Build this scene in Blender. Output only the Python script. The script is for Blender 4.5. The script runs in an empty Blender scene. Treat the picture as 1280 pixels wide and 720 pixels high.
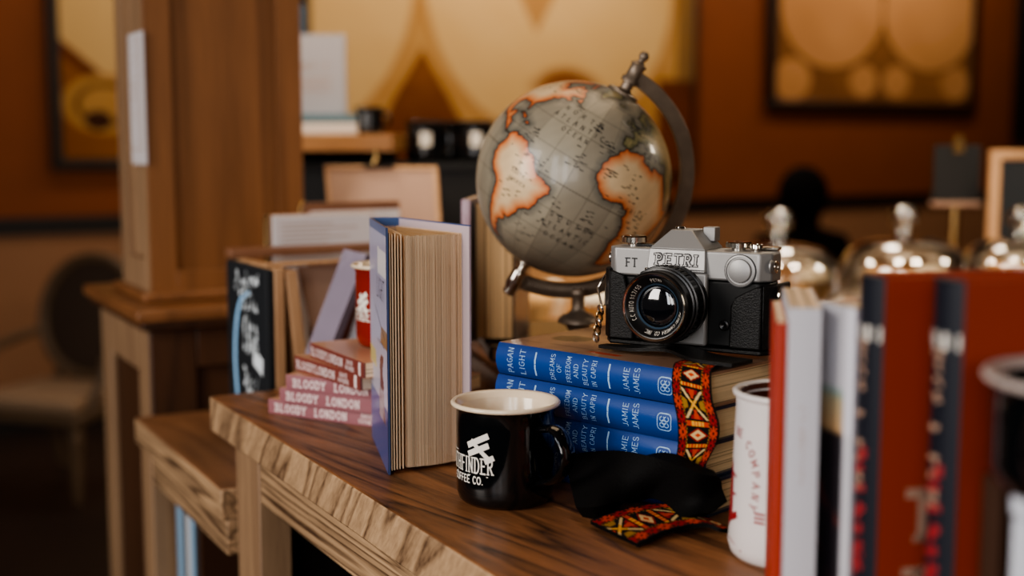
import bpy, bmesh, math, random
import numpy as np
from mathutils import Vector, Matrix
rnd = random.Random(7)
PI = math.pi
C = bpy.context.scene.collection
# ---------------------------------------------------------------- camera model
F = 1600.0; PITCH = math.radians(6.6); A = math.radians(28.8)
TZ = 1.05; CZ = TZ + 0.2875
RGT = Vector((math.cos(A), -math.sin(A), 0)); FH = Vector((math.sin(A), math.cos(A), 0)); UPZ = Vector((0, 0, 1))
FWD = FH*math.cos(PITCH) - UPZ*math.sin(PITCH); UPC = FH*math.sin(PITCH) + UPZ*math.cos(PITCH)
CAM = Vector((0, 0, CZ))
def ray(px, py): return RGT*((px-640)/F) + UPC*((360-py)/F) + FWD
def P(px, py, D):
    d = ray(px, py); return CAM + d*(D/d.dot(FH))
def Z(px, py, z):
    d = ray(px, py); return CAM + d*((z-CZ)/d.z)
def onX(px, py, X):
    d = ray(px, py); return CAM + d*(X/d.x)
def onY(px, py, Y):
    d = ray(px, py); return CAM + d*(Y/d.y)
def W(x, D, z): return RGT*x + FH*D + UPZ*z          # view-aligned ground coordinates -> room
def S(r, g, b):
    return tuple((c/255/12.92 if c/255 <= .04045 else ((c/255+.055)/1.055)**2.4) for c in (r, g, b))
# ---------------------------------------------------------------- materials
def newmat(name):
    m = bpy.data.materials.new(name); m.use_nodes = True
    nt = m.node_tree; b = nt.nodes['Principled BSDF']; return m, nt, b
def setp(b, rough=.5, metal=0, spec=.5, coat=0, sheen=0):
    b.inputs['Roughness'].default_value = rough; b.inputs['Metallic'].default_value = metal
    b.inputs['Specular IOR Level'].default_value = spec; b.inputs['Coat Weight'].default_value = coat
    b.inputs['Coat Roughness'].default_value = .08
    b.inputs['Sheen Weight'].default_value = sheen
def N(nt, t, **kw):
    n = nt.nodes.new(t)
    for k, v in kw.items():
        if k in n.inputs: n.inputs[k].default_value = v
        else: setattr(n, k, v)
    return n
def bump(nt, b, src, strength=.2, dist=.001):
    n = N(nt, 'ShaderNodeBump'); n.inputs['Strength'].default_value = strength; n.inputs['Distance'].default_value = dist
    nt.links.new(src, n.inputs['Height']); nt.links.new(n.outputs[0], b.inputs['Normal'])
def coords(nt, scale=(1, 1, 1), rot=(0, 0, 0)):
    tc = N(nt, 'ShaderNodeTexCoord'); mp = N(nt, 'ShaderNodeMapping')
    mp.inputs['Scale'].default_value = scale; mp.inputs['Rotation'].default_value = rot
    nt.links.new(tc.outputs['Object'], mp.inputs[0]); return mp.outputs[0]
def plain(name, c, rough=.5, metal=0, spec=.5, coat=0, var=.12, scale=40, bmp=0, bscale=400, sheen=0):
    m, nt, b = newmat(name); setp(b, rough, metal, spec, coat, sheen)
    co = coords(nt); n = N(nt, 'ShaderNodeTexNoise', Scale=scale, Detail=4.0); nt.links.new(co, n.inputs['Vector'])
    mx = N(nt, 'ShaderNodeMix', data_type='RGBA')
    mx.inputs[6].default_value = (*[x*(1-var) for x in c], 1); mx.inputs[7].default_value = (*[min(1, x*(1+var)) for x in c], 1)
    nt.links.new(n.outputs['Fac'], mx.inputs[0]); nt.links.new(mx.outputs[2], b.inputs['Base Color'])
    if bmp:
        n2 = N(nt, 'ShaderNodeTexNoise', Scale=bscale, Detail=3.0); nt.links.new(co, n2.inputs['Vector']); bump(nt, b, n2.outputs['Fac'], bmp)
    return m
def painted(name, rough=.5, spec=.5, coat=0, bmp=0, bscale=600, metal=0):
    m, nt, b = newmat(name); setp(b, rough, metal, spec, coat)
    a = N(nt, 'ShaderNodeVertexColor'); a.layer_name = 'Col'; nt.links.new(a.outputs[0], b.inputs['Base Color'])
    if bmp:
        n2 = N(nt, 'ShaderNodeTexNoise', Scale=bscale, Detail=3.0); nt.links.new(coords(nt), n2.inputs['Vector']); bump(nt, b, n2.outputs['Fac'], bmp)
    return m
def wood(name, dark, light, axis='Y', rough=.45, ring=14, stretch=.06, fine=260, spec=.4, chev=False, contrast=1.0, coat=0):
    m, nt, b = newmat(name); setp(b, rough, 0, spec, coat)
    sc = {'X': (stretch, 1, 1), 'Y': (1, stretch, 1), 'Z': (1, 1, stretch)}[axis]
    rot = (0, 0, 0)
    if chev:
        co = coords(nt, (1, 1, 1), chev)
        mp = N(nt, 'ShaderNodeMapping'); mp.inputs['Scale'].default_value = sc; nt.links.new(co, mp.inputs[0]); co = mp.outputs[0]
    else: co = coords(nt, sc)
    n1 = N(nt, 'ShaderNodeTexNoise', Scale=ring, Detail=2.0, Roughness=.45); nt.links.new(co, n1.inputs['Vector'])
    # growth rings: contour lines of the stretched noise
    mu = N(nt, 'ShaderNodeMath', operation='MULTIPLY'); mu.inputs[1].default_value = 9; nt.links.new(n1.outputs['Fac'], mu.inputs[0])
    fr = N(nt, 'ShaderNodeMath', operation='FRACT'); nt.links.new(mu.outputs[0], fr.inputs[0])
    r1 = N(nt, 'ShaderNodeValToRGB'); e = r1.color_ramp.elements
    e[0].position = 0; e[0].color = (.25, .25, .25, 1); e[1].position = 1; e[1].color = (.35, .35, .35, 1)
    x = r1.color_ramp.elements.new(.25); x.color = (.9, .9, .9, 1); x = r1.color_ramp.elements.new(.8); x.color = (.62, .62, .62, 1)
    nt.links.new(fr.outputs[0], r1.inputs[0])
    # pores: fine streaks
    sc2 = tuple(v*(1 if v < 1 else 1) for v in sc)
    n2 = N(nt, 'ShaderNodeTexNoise', Scale=fine, Detail=3.0, Roughness=.6); nt.links.new(co, n2.inputs['Vector'])
    n3 = N(nt, 'ShaderNodeTexNoise', Scale=3.0, Detail=2.0); nt.links.new(coords(nt), n3.inputs['Vector'])
    mx = N(nt, 'ShaderNodeMix', data_type='FLOAT'); mx.inputs[0].default_value = .5
    nt.links.new(r1.outputs[0], mx.inputs[2]); nt.links.new(n2.outputs['Fac'], mx.inputs[3])
    ad = N(nt, 'ShaderNodeMath', operation='MULTIPLY_ADD'); ad.inputs[1].default_value = .45; nt.links.new(n3.outputs['Fac'], ad.inputs[0]); nt.links.new(mx.outputs[0], ad.inputs[2])
    mr = N(nt, 'ShaderNodeMapRange'); mr.inputs[1].default_value = .8-.38/contrast; mr.inputs[2].default_value = .8+.3/contrast
    nt.links.new(ad.outputs[0], mr.inputs[0])
    cm = N(nt, 'ShaderNodeMix', data_type='RGBA'); cm.inputs[6].default_value = (*dark, 1); cm.inputs[7].default_value = (*light, 1)
    nt.links.new(mr.outputs[0], cm.inputs[0]); nt.links.new(cm.outputs[2], b.inputs['Base Color'])
    bump(nt, b, n2.outputs['Fac'], .12, .001)
    return m
def emis(name, c, s):
    m = bpy.data.materials.new(name); m.use_nodes = True; nt = m.node_tree; nt.nodes.clear()
    e = N(nt, 'ShaderNodeEmission'); e.inputs[0].default_value = (*c, 1); e.inputs[1].default_value = s
    o = N(nt, 'ShaderNodeOutputMaterial'); nt.links.new(e.outputs[0], o.inputs[0]); return m
def glassy(name, tint=(1, 1, 1), rough=.06, ior=1.5):
    m = bpy.data.materials.new(name); m.use_nodes = True; nt = m.node_tree; nt.nodes.clear()
    t = N(nt, 'ShaderNodeBsdfTransparent'); t.inputs[0].default_value = (*tint, 1)
    g = N(nt, 'ShaderNodeBsdfGlossy'); g.inputs['Roughness'].default_value = rough
    f = N(nt, 'ShaderNodeFresnel'); f.inputs[0].default_value = ior
    mu = N(nt, 'ShaderNodeMath', operation='MULTIPLY_ADD'); mu.inputs[1].default_value = 2.2; mu.inputs[2].default_value = .05
    nt.links.new(f.outputs[0], mu.inputs[0])
    x = N(nt, 'ShaderNodeMixShader'); nt.links.new(mu.outputs[0], x.inputs[0]); nt.links.new(t.outputs[0], x.inputs[1]); nt.links.new(g.outputs[0], x.inputs[2])
    o = N(nt, 'ShaderNodeOutputMaterial'); nt.links.new(x.outputs[0], o.inputs[0]); return m
M = {}
M['oak_top'] = wood('oak_top', S(48, 29, 18), S(146, 98, 62), 'Y', .45, ring=15, stretch=.08, fine=260, contrast=1.6, coat=.05, chev=(0, 0, math.radians(-9)))
M['oak_edge'] = wood('oak_edge', S(84, 60, 42), S(182, 150, 116), 'Y', .55, ring=12, stretch=.2, fine=300, chev=(math.radians(48), 0, 0), contrast=1.6)
M['oak_pale'] = wood('oak_pale', S(70, 48, 32), S(180, 148, 114), 'Y', .55, ring=24, stretch=.035, fine=330, contrast=1.8)
M['oak_leg'] = wood('oak_leg', S(104, 78, 58), S(160, 130, 100), 'Z', .55, ring=9, stretch=.05, fine=330)
M['oak_dark'] = wood('oak_dark', S(46, 28, 17), S(82, 52, 32), 'Z', .5, ring=9, stretch=.06, fine=260)
M['oak_column'] = wood('oak_column', S(90, 57, 34), S(138, 93, 58), 'Z', .42, ring=6, stretch=.045, fine=230, contrast=.9)
M['oak_step'] = wood('oak_step', S(90, 58, 38), S(140, 98, 66), 'Y', .5, ring=8, stretch=.1, fine=260)
M['counter'] = wood('counter', S(120, 84, 52), S(170, 124, 80), 'X', .4, ring=6, stretch=.1, fine=200)
M['tan_wood'] = wood('tan_wood', S(150, 112, 80), S(196, 156, 118), 'Z', .5, ring=10, stretch=.1, fine=260)
M['rack_dark'] = plain('rack_dark', S(84, 36, 20), .5)
M['red_wood'] = wood('red_wood', S(92, 58, 42), S(138, 98, 74), 'X', .45, ring=8, stretch=.1, fine=240)
M['chair_wood'] = wood('chair_wood', S(74, 58, 44), S(112, 90, 68), 'Z', .5, ring=12, stretch=.2)
M['paint'] = painted('paint', .55, .4)
M['matte'] = painted('matte', .85, .2)
M['jacket'] = painted('jacket', .32, .5, coat=.35)
M['enamel_print'] = painted('enamel_print', .2, .5)
M['globe'] = painted('globe', .38, .5, coat=.3)
M['weave'] = painted('weave', .9, .15, bmp=.5, bscale=1500)
M['cream_enamel'] = plain('cream_enamel', S(226, 208, 182), .16, spec=.6, var=.03)
M['black_enamel'] = plain('black_enamel', S(10, 12, 14), .09, spec=.6, var=.1, coat=.3)
M['lilac'] = plain('lilac', S(128, 118, 134), .7, var=.12, scale=30)
M['red_enamel'] = plain('red_enamel', S(132, 32, 20), .18, spec=.5, var=.06)
M['white_glaze'] = plain('white_glaze', S(214, 208, 206), .3, spec=.5, var=.03)
M['brown_glaze'] = plain('brown_glaze', S(84, 40, 24), .25, spec=.5)
M['white_print'] = plain('white_print', S(226, 220, 210), .5, var=.05)
M['red_print'] = plain('red_print', S(146, 38, 42), .5, var=.2, scale=300)
M['silver_print'] = plain('silver_print', S(158, 190, 220), .4, var=.1, scale=300)
M['dark_print'] = plain('dark_print', S(24, 24, 28), .5, var=.1)
M['pink_white'] = plain('pink_white', S(220, 200, 198), .5, var=.05)
M['silver'] = plain('silver', S(196, 196, 196), .3, metal=.9, var=.05)
M['satin'] = plain('satin', S(150, 149, 148), .48, metal=.6, var=.04, bmp=.05, bscale=1500)
M['chrome'] = plain('chrome', S(214, 208, 198), .14, metal=1, var=.03)
M['old_brass'] = plain('old_brass', S(190, 160, 110), .25, metal=1, var=.1)
M['bronze'] = plain('bronze', S(120, 106, 92), .42, metal=.55, var=.35, scale=60, bmp=.15)
M['black_metal'] = plain('black_metal', S(16, 16, 17), .3, spec=.5, var=.15)
M['black_rubber'] = plain('black_rubber', S(8, 8, 8), .5, spec=.3, var=.2)
M['leather'] = plain('leather', S(9, 8, 8), .45, spec=.3, var=.25, bmp=.6, bscale=900)
M['pad'] = plain('pad', S(7, 6, 6), .7, spec=.12, var=.3, bmp=.5, bscale=500)
M['lens_glass'] = plain('lens_glass', S(8, 10, 16), .04, spec=.9, var=.1, coat=1)
M['wall'] = plain('wall', S(124, 66, 30), .6, spec=.3, var=.12, scale=5, bmp=.2, bscale=60)
M['wall_low'] = plain('wall_low', S(150, 108, 78), .6, spec=.3, var=.1, scale=4)
M['rail'] = plain('rail', S(18, 11, 8), .5)
M['floor'] = wood('floor', S(22, 14, 11), S(46, 32, 24), 'X', .5, ring=5, stretch=.1, fine=120)
M['ceiling'] = plain('ceiling', S(90, 66, 46), .8)
M['dark_frame'] = plain('dark_frame', S(26, 14, 8), .4)
M['black'] = plain('black', S(12, 12, 13), .6, var=.2)
M['chalk'] = plain('chalk', S(18, 24, 30), .7, var=.25, scale=12)
M['paper'] = plain('paper', S(196, 190, 192), .8, var=.05, scale=8)
M['card'] = plain('card', S(160, 128, 108), .7, var=.06, scale=12)
M['cushion'] = plain('cushion', S(150, 124, 100), .9, var=.1, bmp=.3, bscale=300)
M['cane'] = plain('cane', S(64, 48, 36), .8, var=.2, scale=80)
M['glass'] = glassy('glass', (.97, .95, .92), .03)
M['cloth_dark'] = plain('cloth_dark', S(6, 5, 5), .95, spec=.1, var=.2)
M['hair'] = plain('hair', S(4, 3, 3), .8, spec=.1, var=.3, scale=200)
M['skin'] = plain('skin', S(96, 62, 46), .6, var=.1)
M['bread'] = plain('bread', S(206, 164, 112), .8, var=.25, scale=60, bmp=.4, bscale=120)
M['icing'] = plain('icing', S(236, 222, 198), .6, var=.08)
M['plate'] = plain('plate', S(226, 216, 204), .3, var=.03)
M['dvd_white'] = plain('dvd_white', S(200, 204, 214), .5, var=.05)
# ---------------------------------------------------------------- mesh builder
class MB:
    def __init__(s): s.v = []; s.f = []; s.m = []; s.c = []; s.mats = []
    def mi(s, m):
        if m not in s.mats: s.mats.append(m)
        return s.mats.index(m)
    def add(s, vs, fs, m, cols=None, xf=None):
        b = len(s.v); k = s.mi(m)
        for i, v in enumerate(vs):
            s.v.append(tuple(xf @ Vector(v)) if xf else tuple(v))
            s.c.append(cols[i] if isinstance(cols, list) else (cols or (1, 1, 1)))
        for f in fs: s.f.append(tuple(b+i for i in f)); s.m.append(k)
        return s
    def box(s, lo, hi, m, xf=None, col=None):
        x0, y0, z0 = lo; x1, y1, z1 = hi
        v = [(x0, y0, z0), (x1, y0, z0), (x1, y1, z0), (x0, y1, z0), (x0, y0, z1), (x1, y0, z1), (x1, y1, z1), (x0, y1, z1)]
        return s.add(v, [(3, 2, 1, 0), (4, 5, 6, 7), (0, 1, 5, 4), (1, 2, 6, 5), (2, 3, 7, 6), (3, 0, 4, 7)], m, col, xf)
    def prism(s, pts, axis, a, b, m, xf=None, col=None):
        """polygon pts (2-D) extruded along axis 0/1/2 from a to b"""
        def mk(p, t):
            q = list(p); q.insert(axis, t); return tuple(q)
        n = len(pts); v = [mk(p, a) for p in pts]+[mk(p, b) for p in pts]
        f = [tuple(range(n-1, -1, -1)), tuple(range(n, 2*n))]+[(i, (i+1) % n, n+(i+1) % n, n+i) for i in range(n)]
        return s.add(v, f, m, col, xf)
    def hull8(s, v, m, col=None):
        """8 corners, bottom four then top four"""
        return s.add(v, [(3, 2, 1, 0), (4, 5, 6, 7), (0, 1, 5, 4), (1, 2, 6, 5), (2, 3, 7, 6), (3, 0, 4, 7)], m, col)
    def lathe(s, prof, n, m, xf=None, a0=0, a1=2*PI, col=None, cap=True):
        full = abs(a1-a0-2*PI) < 1e-6; k = n if full else n+1; v = []; f = []
        for r, z in prof:
            for i in range(k):
                t = a0+(a1-a0)*i/n; v.append((r*math.cos(t), r*math.sin(t), z))
        for j in range(len(prof)-1):
            for i in range(n):
                i2 = (i+1) % k if full else i+1
                f.append((j*k+i, j*k+i2, (j+1)*k+i2, (j+1)*k+i))
        if cap and full:
            if prof[0][0] > 1e-6: f.append(tuple(range(k-1, -1, -1)))
            if prof[-1][0] > 1e-6: f.append(tuple((len(prof)-1)*k+i for i in range(k)))
        return s.add(v, f, m, col, xf)
    def tube(s, pts, r, m, n=8, closed=False, col=None, flat=1.0, xf=None):
        pts = [Vector(p) for p in pts]; L = len(pts); v = []; f = []
        prev = None
        for i, p in enumerate(pts):
            t = (pts[(i+1) % L]-pts[i-1]) if closed else (pts[min(i+1, L-1)]-pts[max(i-1, 0)])
            t.normalize()
            if prev is None:
                u = t.cross(Vector((0, 0, 1)));
                if u.length < .1: u = t.cross(Vector((1, 0, 0)))
            else: u = prev - t*prev.dot(t)
            u.normalize(); prev = u; w = t.cross(u)
            rr = r[i] if isinstance(r, (list, tuple)) else r
            for k in range(n):
                a = 2*PI*k/n; v.append(tuple(p+u*math.cos(a)*rr+w*math.sin(a)*rr*flat))
        for i in range(L if closed else L-1):
            j = (i+1) % L
            for k in range(n): f.append((i*n+k, i*n+(k+1) % n, j*n+(k+1) % n, j*n+k))
        if not closed: f += [tuple(range(n-1, -1, -1)), tuple((L-1)*n+k for k in range(n))]
        return s.add(v, f, m, col, xf)
    def grid(s, nu, nv, fn, m, colfn=None, xf=None):
        v = []; f = []; c = []
        for j in range(nv+1):
            for i in range(nu+1):
                u = i/nu; w = j/nv; v.append(tuple(fn(u, w))); c.append(colfn(u, w) if colfn else (1, 1, 1))
        for j in range(nv):
            for i in range(nu):
                a = j*(nu+1)+i; f.append((a, a+1, a+nu+2, a+nu+1))
        return s.add(v, f, m, c, xf)
    def sphere(s, c, r, m, n=16, sc=(1, 1, 1), xf=None, col=None):
        prof = [(max(1e-7, r*math.sin(PI*i/n)), -r*math.cos(PI*i/n)) for i in range(n+1)]
        T = Matrix.Translation(c) @ Matrix.Diagonal((*sc, 1))
        return s.lathe(prof, 2*n, m, (xf @ T) if xf else T, col=col, cap=False)
    def text(s, txt, mapf, m, h=1, w=.62, thick=.12, serif=0, gap=.18, align='c', col=None, cond=1.0):
        """stroke letters in (u,v), mapped by mapf(u,v); h letter height, units of u,v are metres"""
        adv = []
        for ch in txt: adv.append((.35 if ch == ' ' else LW.get(ch, .66))*cond+gap)
        tot = sum(adv)-gap; x = {'c': -tot/2, 'l': 0, 'r': -tot}[align]
        for ch, a in zip(txt, adv):
            for st in GL.get(ch, []):
                for (p, q) in zip(st, st[1:]):
                    s.stroke((x+p[0]*cond, p[1]), (x+q[0]*cond, q[1]), thick, h, mapf, m, col)
            if serif:
                for (sx, sy) in SER.get(ch, []):
                    s.stroke((x+sx*cond-serif, sy), (x+sx*cond+serif, sy), thick*.75, h, mapf, m, col)
            x += a
        return tot*h
    def stroke(s, p, q, t, h, mapf, m, col=None):
        p = Vector(p); q = Vector(q); d = q-p; L = d.length
        if L < 1e-6: return
        d /= L; nn = Vector((-d.y, d.x))*t/2; e = d*t*.35; p = p-e; q = q+e
        n = 1 if L*h < .006 else 3; v = []; f = []
        for i in range(n+1):
            c = p.lerp(q, i/n)
            for sg in (1, -1):
                w = c+nn*sg; v.append(tuple(mapf(w.x*h, w.y*h)))
        for i in range(n): f.append((2*i, 2*i+1, 2*i+3, 2*i+2))
        s.add(v, f, m, col)
    def build(s, name, parent=None, loc=None, rotz=None, mat4=None, bevel=0, seg=2, smooth=35, recalc=True):
        me = bpy.data.meshes.new(name); me.from_pydata(s.v, [], s.f)
        for m in s.mats: me.materials.append(m)
        me.polygons.foreach_set('material_index', s.m)
        at = me.color_attributes.new('Col', 'FLOAT_COLOR', 'POINT')
        a = np.ones((len(s.v), 4), dtype=np.float32); a[:, :3] = np.array(s.c, dtype=np.float32).reshape(-1, 3); at.data.foreach_set('color', a.ravel())
        if recalc:
            bm = bmesh.new(); bm.from_mesh(me); bmesh.ops.recalc_face_normals(bm, faces=bm.faces); bm.to_mesh(me); bm.free()
        me.polygons.foreach_set('use_smooth', [True]*len(me.polygons))
        if smooth < 180: me.set_sharp_from_angle(angle=math.radians(smooth))
        me.update()
        o = bpy.data.objects.new(name, me); C.objects.link(o)
        if parent: o.parent = parent
        if loc is not None: o.location = loc
        if rotz is not None: o.rotation_euler = (0, 0, rotz)
        if mat4 is not None: o.matrix_local = mat4
        if bevel:
            b = o.modifiers.new('bevel', 'BEVEL'); b.width = bevel; b.segments = seg; b.limit_method = 'ANGLE'; b.angle_limit = math.radians(40)
        return o
def tag(o, label, cat, group=None, kind=None):
    if label: o['label'] = label
    if cat: o['category'] = cat
    if group: o['group'] = group
    if kind: o['kind'] = kind
    return o
def thing(name, label, cat, loc=(0, 0, 0), rotz=0, group=None):
    o = bpy.data.objects.new(name, None); C.objects.link(o); o.empty_display_size = .05
    o.location = loc; o.rotation_euler = (0, 0, rotz); return tag(o, label, cat, group)
def struct(o): o['kind'] = 'structure'; return o
def dup(o, parent=None):
    c = o.copy(); C.objects.link(c); c.parent = parent
    for ch in list(o.children):
        k = dup(ch, c); k.matrix_parent_inverse = ch.matrix_parent_inverse
    return c
def cf(th): return math.radians(th)-A            # angle in the view frame -> room z rotation
# stroke alphabet -------------------------------------------------------------
def arc(cx, cy, rx, ry, a, b, n=8): return [(cx+rx*math.cos(math.radians(a+(b-a)*i/n)), cy+ry*math.sin(math.radians(a+(b-a)*i/n))) for i in range(n+1)]
GL = {
 'A': [[(0, 0), (.33, 1), (.66, 0)], [(.12, .35), (.54, .35)]],
 'B': [[(.08, 0), (.08, 1)], [(.08, 1)]+arc(.32, .77, .22, .23, 90, -90)+[(.08, .54)], [(.08, .54)]+arc(.34, .27, .26, .27, 90, -90)+[(.08, 0)]],
 'C': [arc(.36, .5, .32, .5, 50, 310, 12)],
 'D': [[(.08, 0), (.08, 1)], [(.08, 1)]+arc(.28, .5, .36, .5, 90, -90, 10)+[(.08, 0)]],
 'E': [[(.08, 0), (.08, 1)], [(.08, 1), (.56, 1)], [(.08, .52), (.46, .52)], [(.08, 0), (.58, 0)]],
 'F': [[(.08, 0), (.08, 1)], [(.08, 1), (.56, 1)], [(.08, .52), (.46, .52)]],
 'G': [arc(.36, .5, .32, .5, 50, 330, 12)+[(.64, .45), (.42, .45)]],
 'H': [[(.08, 0), (.08, 1)], [(.6, 0), (.6, 1)], [(.08, .5), (.6, .5)]],
 'I': [[(.12, 0), (.12, 1)]],
 'J': [[(.34, 1), (.34, .2)]+arc(.18, .2, .16, .2, 0, -150, 6)],
 'K': [[(.08, 0), (.08, 1)], [(.6, 1), (.08, .42)], [(.24, .6), (.62, 0)]],
 'L': [[(.08, 1), (.08, 0), (.56, 0)]],
 'M': [[(.06, 0), (.08, 1), (.38, .25), (.68, 1), (.7, 0)]],
 'N': [[(.08, 0), (.08, 1), (.6, 0), (.6, 1)]],
 'O': [arc(.36, .5, .33, .5, 0, 360, 16)],
 'P': [[(.08, 0), (.08, 1)], [(.08, 1)]+arc(.34, .74, .24, .26, 90, -90)+[(.08, .48)]],
 'R': [[(.08, 0), (.08, 1)], [(.08, 1)]+arc(.34, .74, .24, .26, 90, -90)+[(.08, .48)], [(.3, .48), (.62, 0)]],
 'S': [arc(.3, .74, .24, .26, 30, 270, 8)+arc(.3, .26, .26, .26, 90, -150, 8)],
 'T': [[(.32, 0), (.32, 1)], [(0, 1), (.64, 1)]],
 'U': [[(.08, 1), (.08, .3)]+arc(.34, .3, .26, .3, 180, 360, 8)+[(.6, 1)]],
 'V': [[(0, 1), (.32, 0), (.64, 1)]],
 'W': [[(0, 1), (.22, 0), (.44, .9), (.66, 0), (.88, 1)]],
 'X': [[(0, 1), (.62, 0)], [(0, 0), (.62, 1)]],
 'Y': [[(0, 1), (.32, .5), (.64, 1)], [(.32, .5), (.32, 0)]],
 'Z': [[(0, 1), (.58, 1), (0, 0), (.6, 0)]],
 '.': [[(.08, .02), (.1, .06)]], '1': [[(.05, .8), (.2, 1), (.2, 0)]], ':': [[(.08, .2), (.08, .25)], [(.08, .7), (.08, .75)]],
 '7': [[(0, 1), (.5, 1), (.2, 0)]], '/': [[(0, 0), (.3, 1)]], '5': [[(.5, 1), (.1, 1), (.08, .55)]+arc(.28, .3, .26, .3, 120, -140, 8)],
}
LW = {'I': .24, 'J': .42, 'M': .76, 'W': .88, 'O': .7, 'C': .62, 'D': .66, 'E': .58, 'F': .56, 'L': .56, 'T': .64, '.': .16, 'S': .56, '1': .26, ':': .16}
SER = {'A': [(0, 0), (.66, 0)], 'B': [(.02, 1), (.02, 0)], 'D': [(.02, 1), (.02, 0)], 'E': [(.02, 1), (.02, 0)], 'F': [(.08, 0), (.02, 1)], 'H': [(.08, 0), (.08, 1), (.6, 0), (.6, 1)],
 'I': [(.12, 0), (.12, 1)], 'L': [(.08, 1), (.02, 0)], 'M': [(.06, 0), (.7, 0), (.04, 1), (.72, 1)], 'N': [(.08, 0), (.04, 1), (.6, 1)], 'P': [(.08, 0), (.02, 1)], 'R': [(.08, 0), (.02, 1), (.64, 0)],
 'T': [(.32, 0)], 'Y': [(0, 1), (.64, 1), (.32, 0)], 'U': [(.08, 1), (.6, 1)], 'K': [(.08, 0), (.08, 1)], 'V': [(0, 1), (.64, 1)]}
def scribble(mb, n, mapf, m, h, seed, thick=.16, adv=.75):
    """a line of n unreadable glyphs centred on (0,0)"""
    r = random.Random(seed); x = -n*adv*h/2
    for i in range(n):
        if r.random() < .14: x += adv*h; continue
        p = (x+.1*h*r.random(), h*(-.5+.3*r.random()))
        for k in range(r.choice((2, 3, 3))):
            q = (x+h*adv*.8*r.random(), h*(-.5+r.random())); mb.stroke(p, q, thick*h, 1, mapf, m); p = q
        x += adv*h
# ---------------------------------------------------------------- pages and books
PAGE = S(236, 208, 174)
def striped_block(mb, lo, hi, axis, n, m, base=PAGE, dark=.55, seed=1, skip=()):
    """page block: box whose layers along axis alternate in tone"""
    r = random.Random(seed)
    for i in range(n):
        a = lo[axis]+(hi[axis]-lo[axis])*i/n; b = lo[axis]+(hi[axis]-lo[axis])*(i+1)/n
        l = list(lo); h = list(hi); l[axis] = a; h[axis] = b
        k = dark if r.random() < .10 else .86+.16*r.random()
        ins = .0005*r.random()
        for q in range(3):
            if q != axis: l[q] += ins; h[q] -= ins
        mb.box(l, h, m, col=tuple(c*k for c in base))
def book(name, label, H, Wd, T, cover, loc, mat4=None, rotz=0, group=None, hard=True, spinecol=None, topcol=None, spine_text=None, edge=None,
         page=PAGE, seed=1, cover_mat='jacket', topfn=None, nlay=26, cat='book'):
    """local frame: x along spine (0..H), y from spine (0) to fore-edge (Wd), z thickness (0..T)"""
    root = thing(name, label, cat, loc, rotz, group)
    if mat4 is not None: root.matrix_local = mat4
    o = .003 if hard else 0.0003; t = .0022 if hard else .0007; bul = .0045 if hard else .0004
    mb = MB(); m = M[cover_mat]
    tc = topcol or cover
    # boards
    nx, ny = (60, 44) if topfn else (1, 1)
    ex = lambda z0, z1, fn: None
    mb.box((0, 0, 0), (H, Wd, t), m, col=tc)
    if topfn:
        mb.box((0, 0, T-t), (H, Wd, T-.0001), m, col=tc)
        mb.grid(nx, ny, lambda u, w: (u*H, w*Wd, T), m, topfn)
    else: mb.box((0, 0, T-t), (H, Wd, T), m, col=tc)
    # curved spine
    sc = spinecol or cover
    def sp(u, w):
        a = (w-.5)*2
        return (u*H, -bul*(1-a*a), w*T)
    fnc = sc if callable(sc) else (lambda u, w: sc)
    mb.grid(48, 10, sp, m, fnc)
    mb.grid(1, 10, lambda u, w: (u*H, .0016-bul*(1-((w-.5)*2)**2)*.8, w*T), m, lambda u, w: tuple(c*.6 for c in (fnc(.5, .5))))
    # end closure of spine at head and tail
    for X in (0, H):
        mb.grid(1, 10, lambda u, w: (X, (1-u)*(-bul*(1-((w-.5)*2)**2))+u*.0016, w*T), m, lambda u, w: fnc(.5, .5))
    if spine_text: spine_text(mb, lambda x, z: (x, -bul*(1-((z/T-.5)*2)**2)-.00025, z), H, T)
    c = mb.build('cover', root, smooth=50)
    pb = MB(); striped_block(pb, (o, .001, t+.0001), (H-o, Wd-o, T-t-.0001), 2, nlay, M['matte'], page, seed=seed)
    pb.build('page_block', root, smooth=20)
    return root
# ================================================================= room shell
YW = 6.2; XL, XR = -4.5, 9.3
def shell(name, lo, hi, m):
    mb = MB(); mb.box(lo, hi, m); return struct(mb.build(name))
shell('floor', (XL, -4, -.06), (XR, YW+.1, 0), M['floor'])
shell('ceiling', (XL, -4, 3.3), (XR, YW+.1, 3.36), M['ceiling'])
shell('wall_back', (XL, YW, 0), (XR, YW+.1, 3.3), M['wall'])
shell('wall_right', (XR, -4, 0), (XR+.1, YW+.1, 3.3), M['wall'])
shell('trim_1', (XL, YW-.035, .905), (XR, YW, .985), M['rail'])       # dark chair rail
shell('trim_2', (XL, YW-.02, .12), (XR, YW, .904), M['wall_low'])      # pale wainscot
shell('baseboard_back', (XL, YW-.03, 0), (XR, YW, .119), M['rail'])
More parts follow.
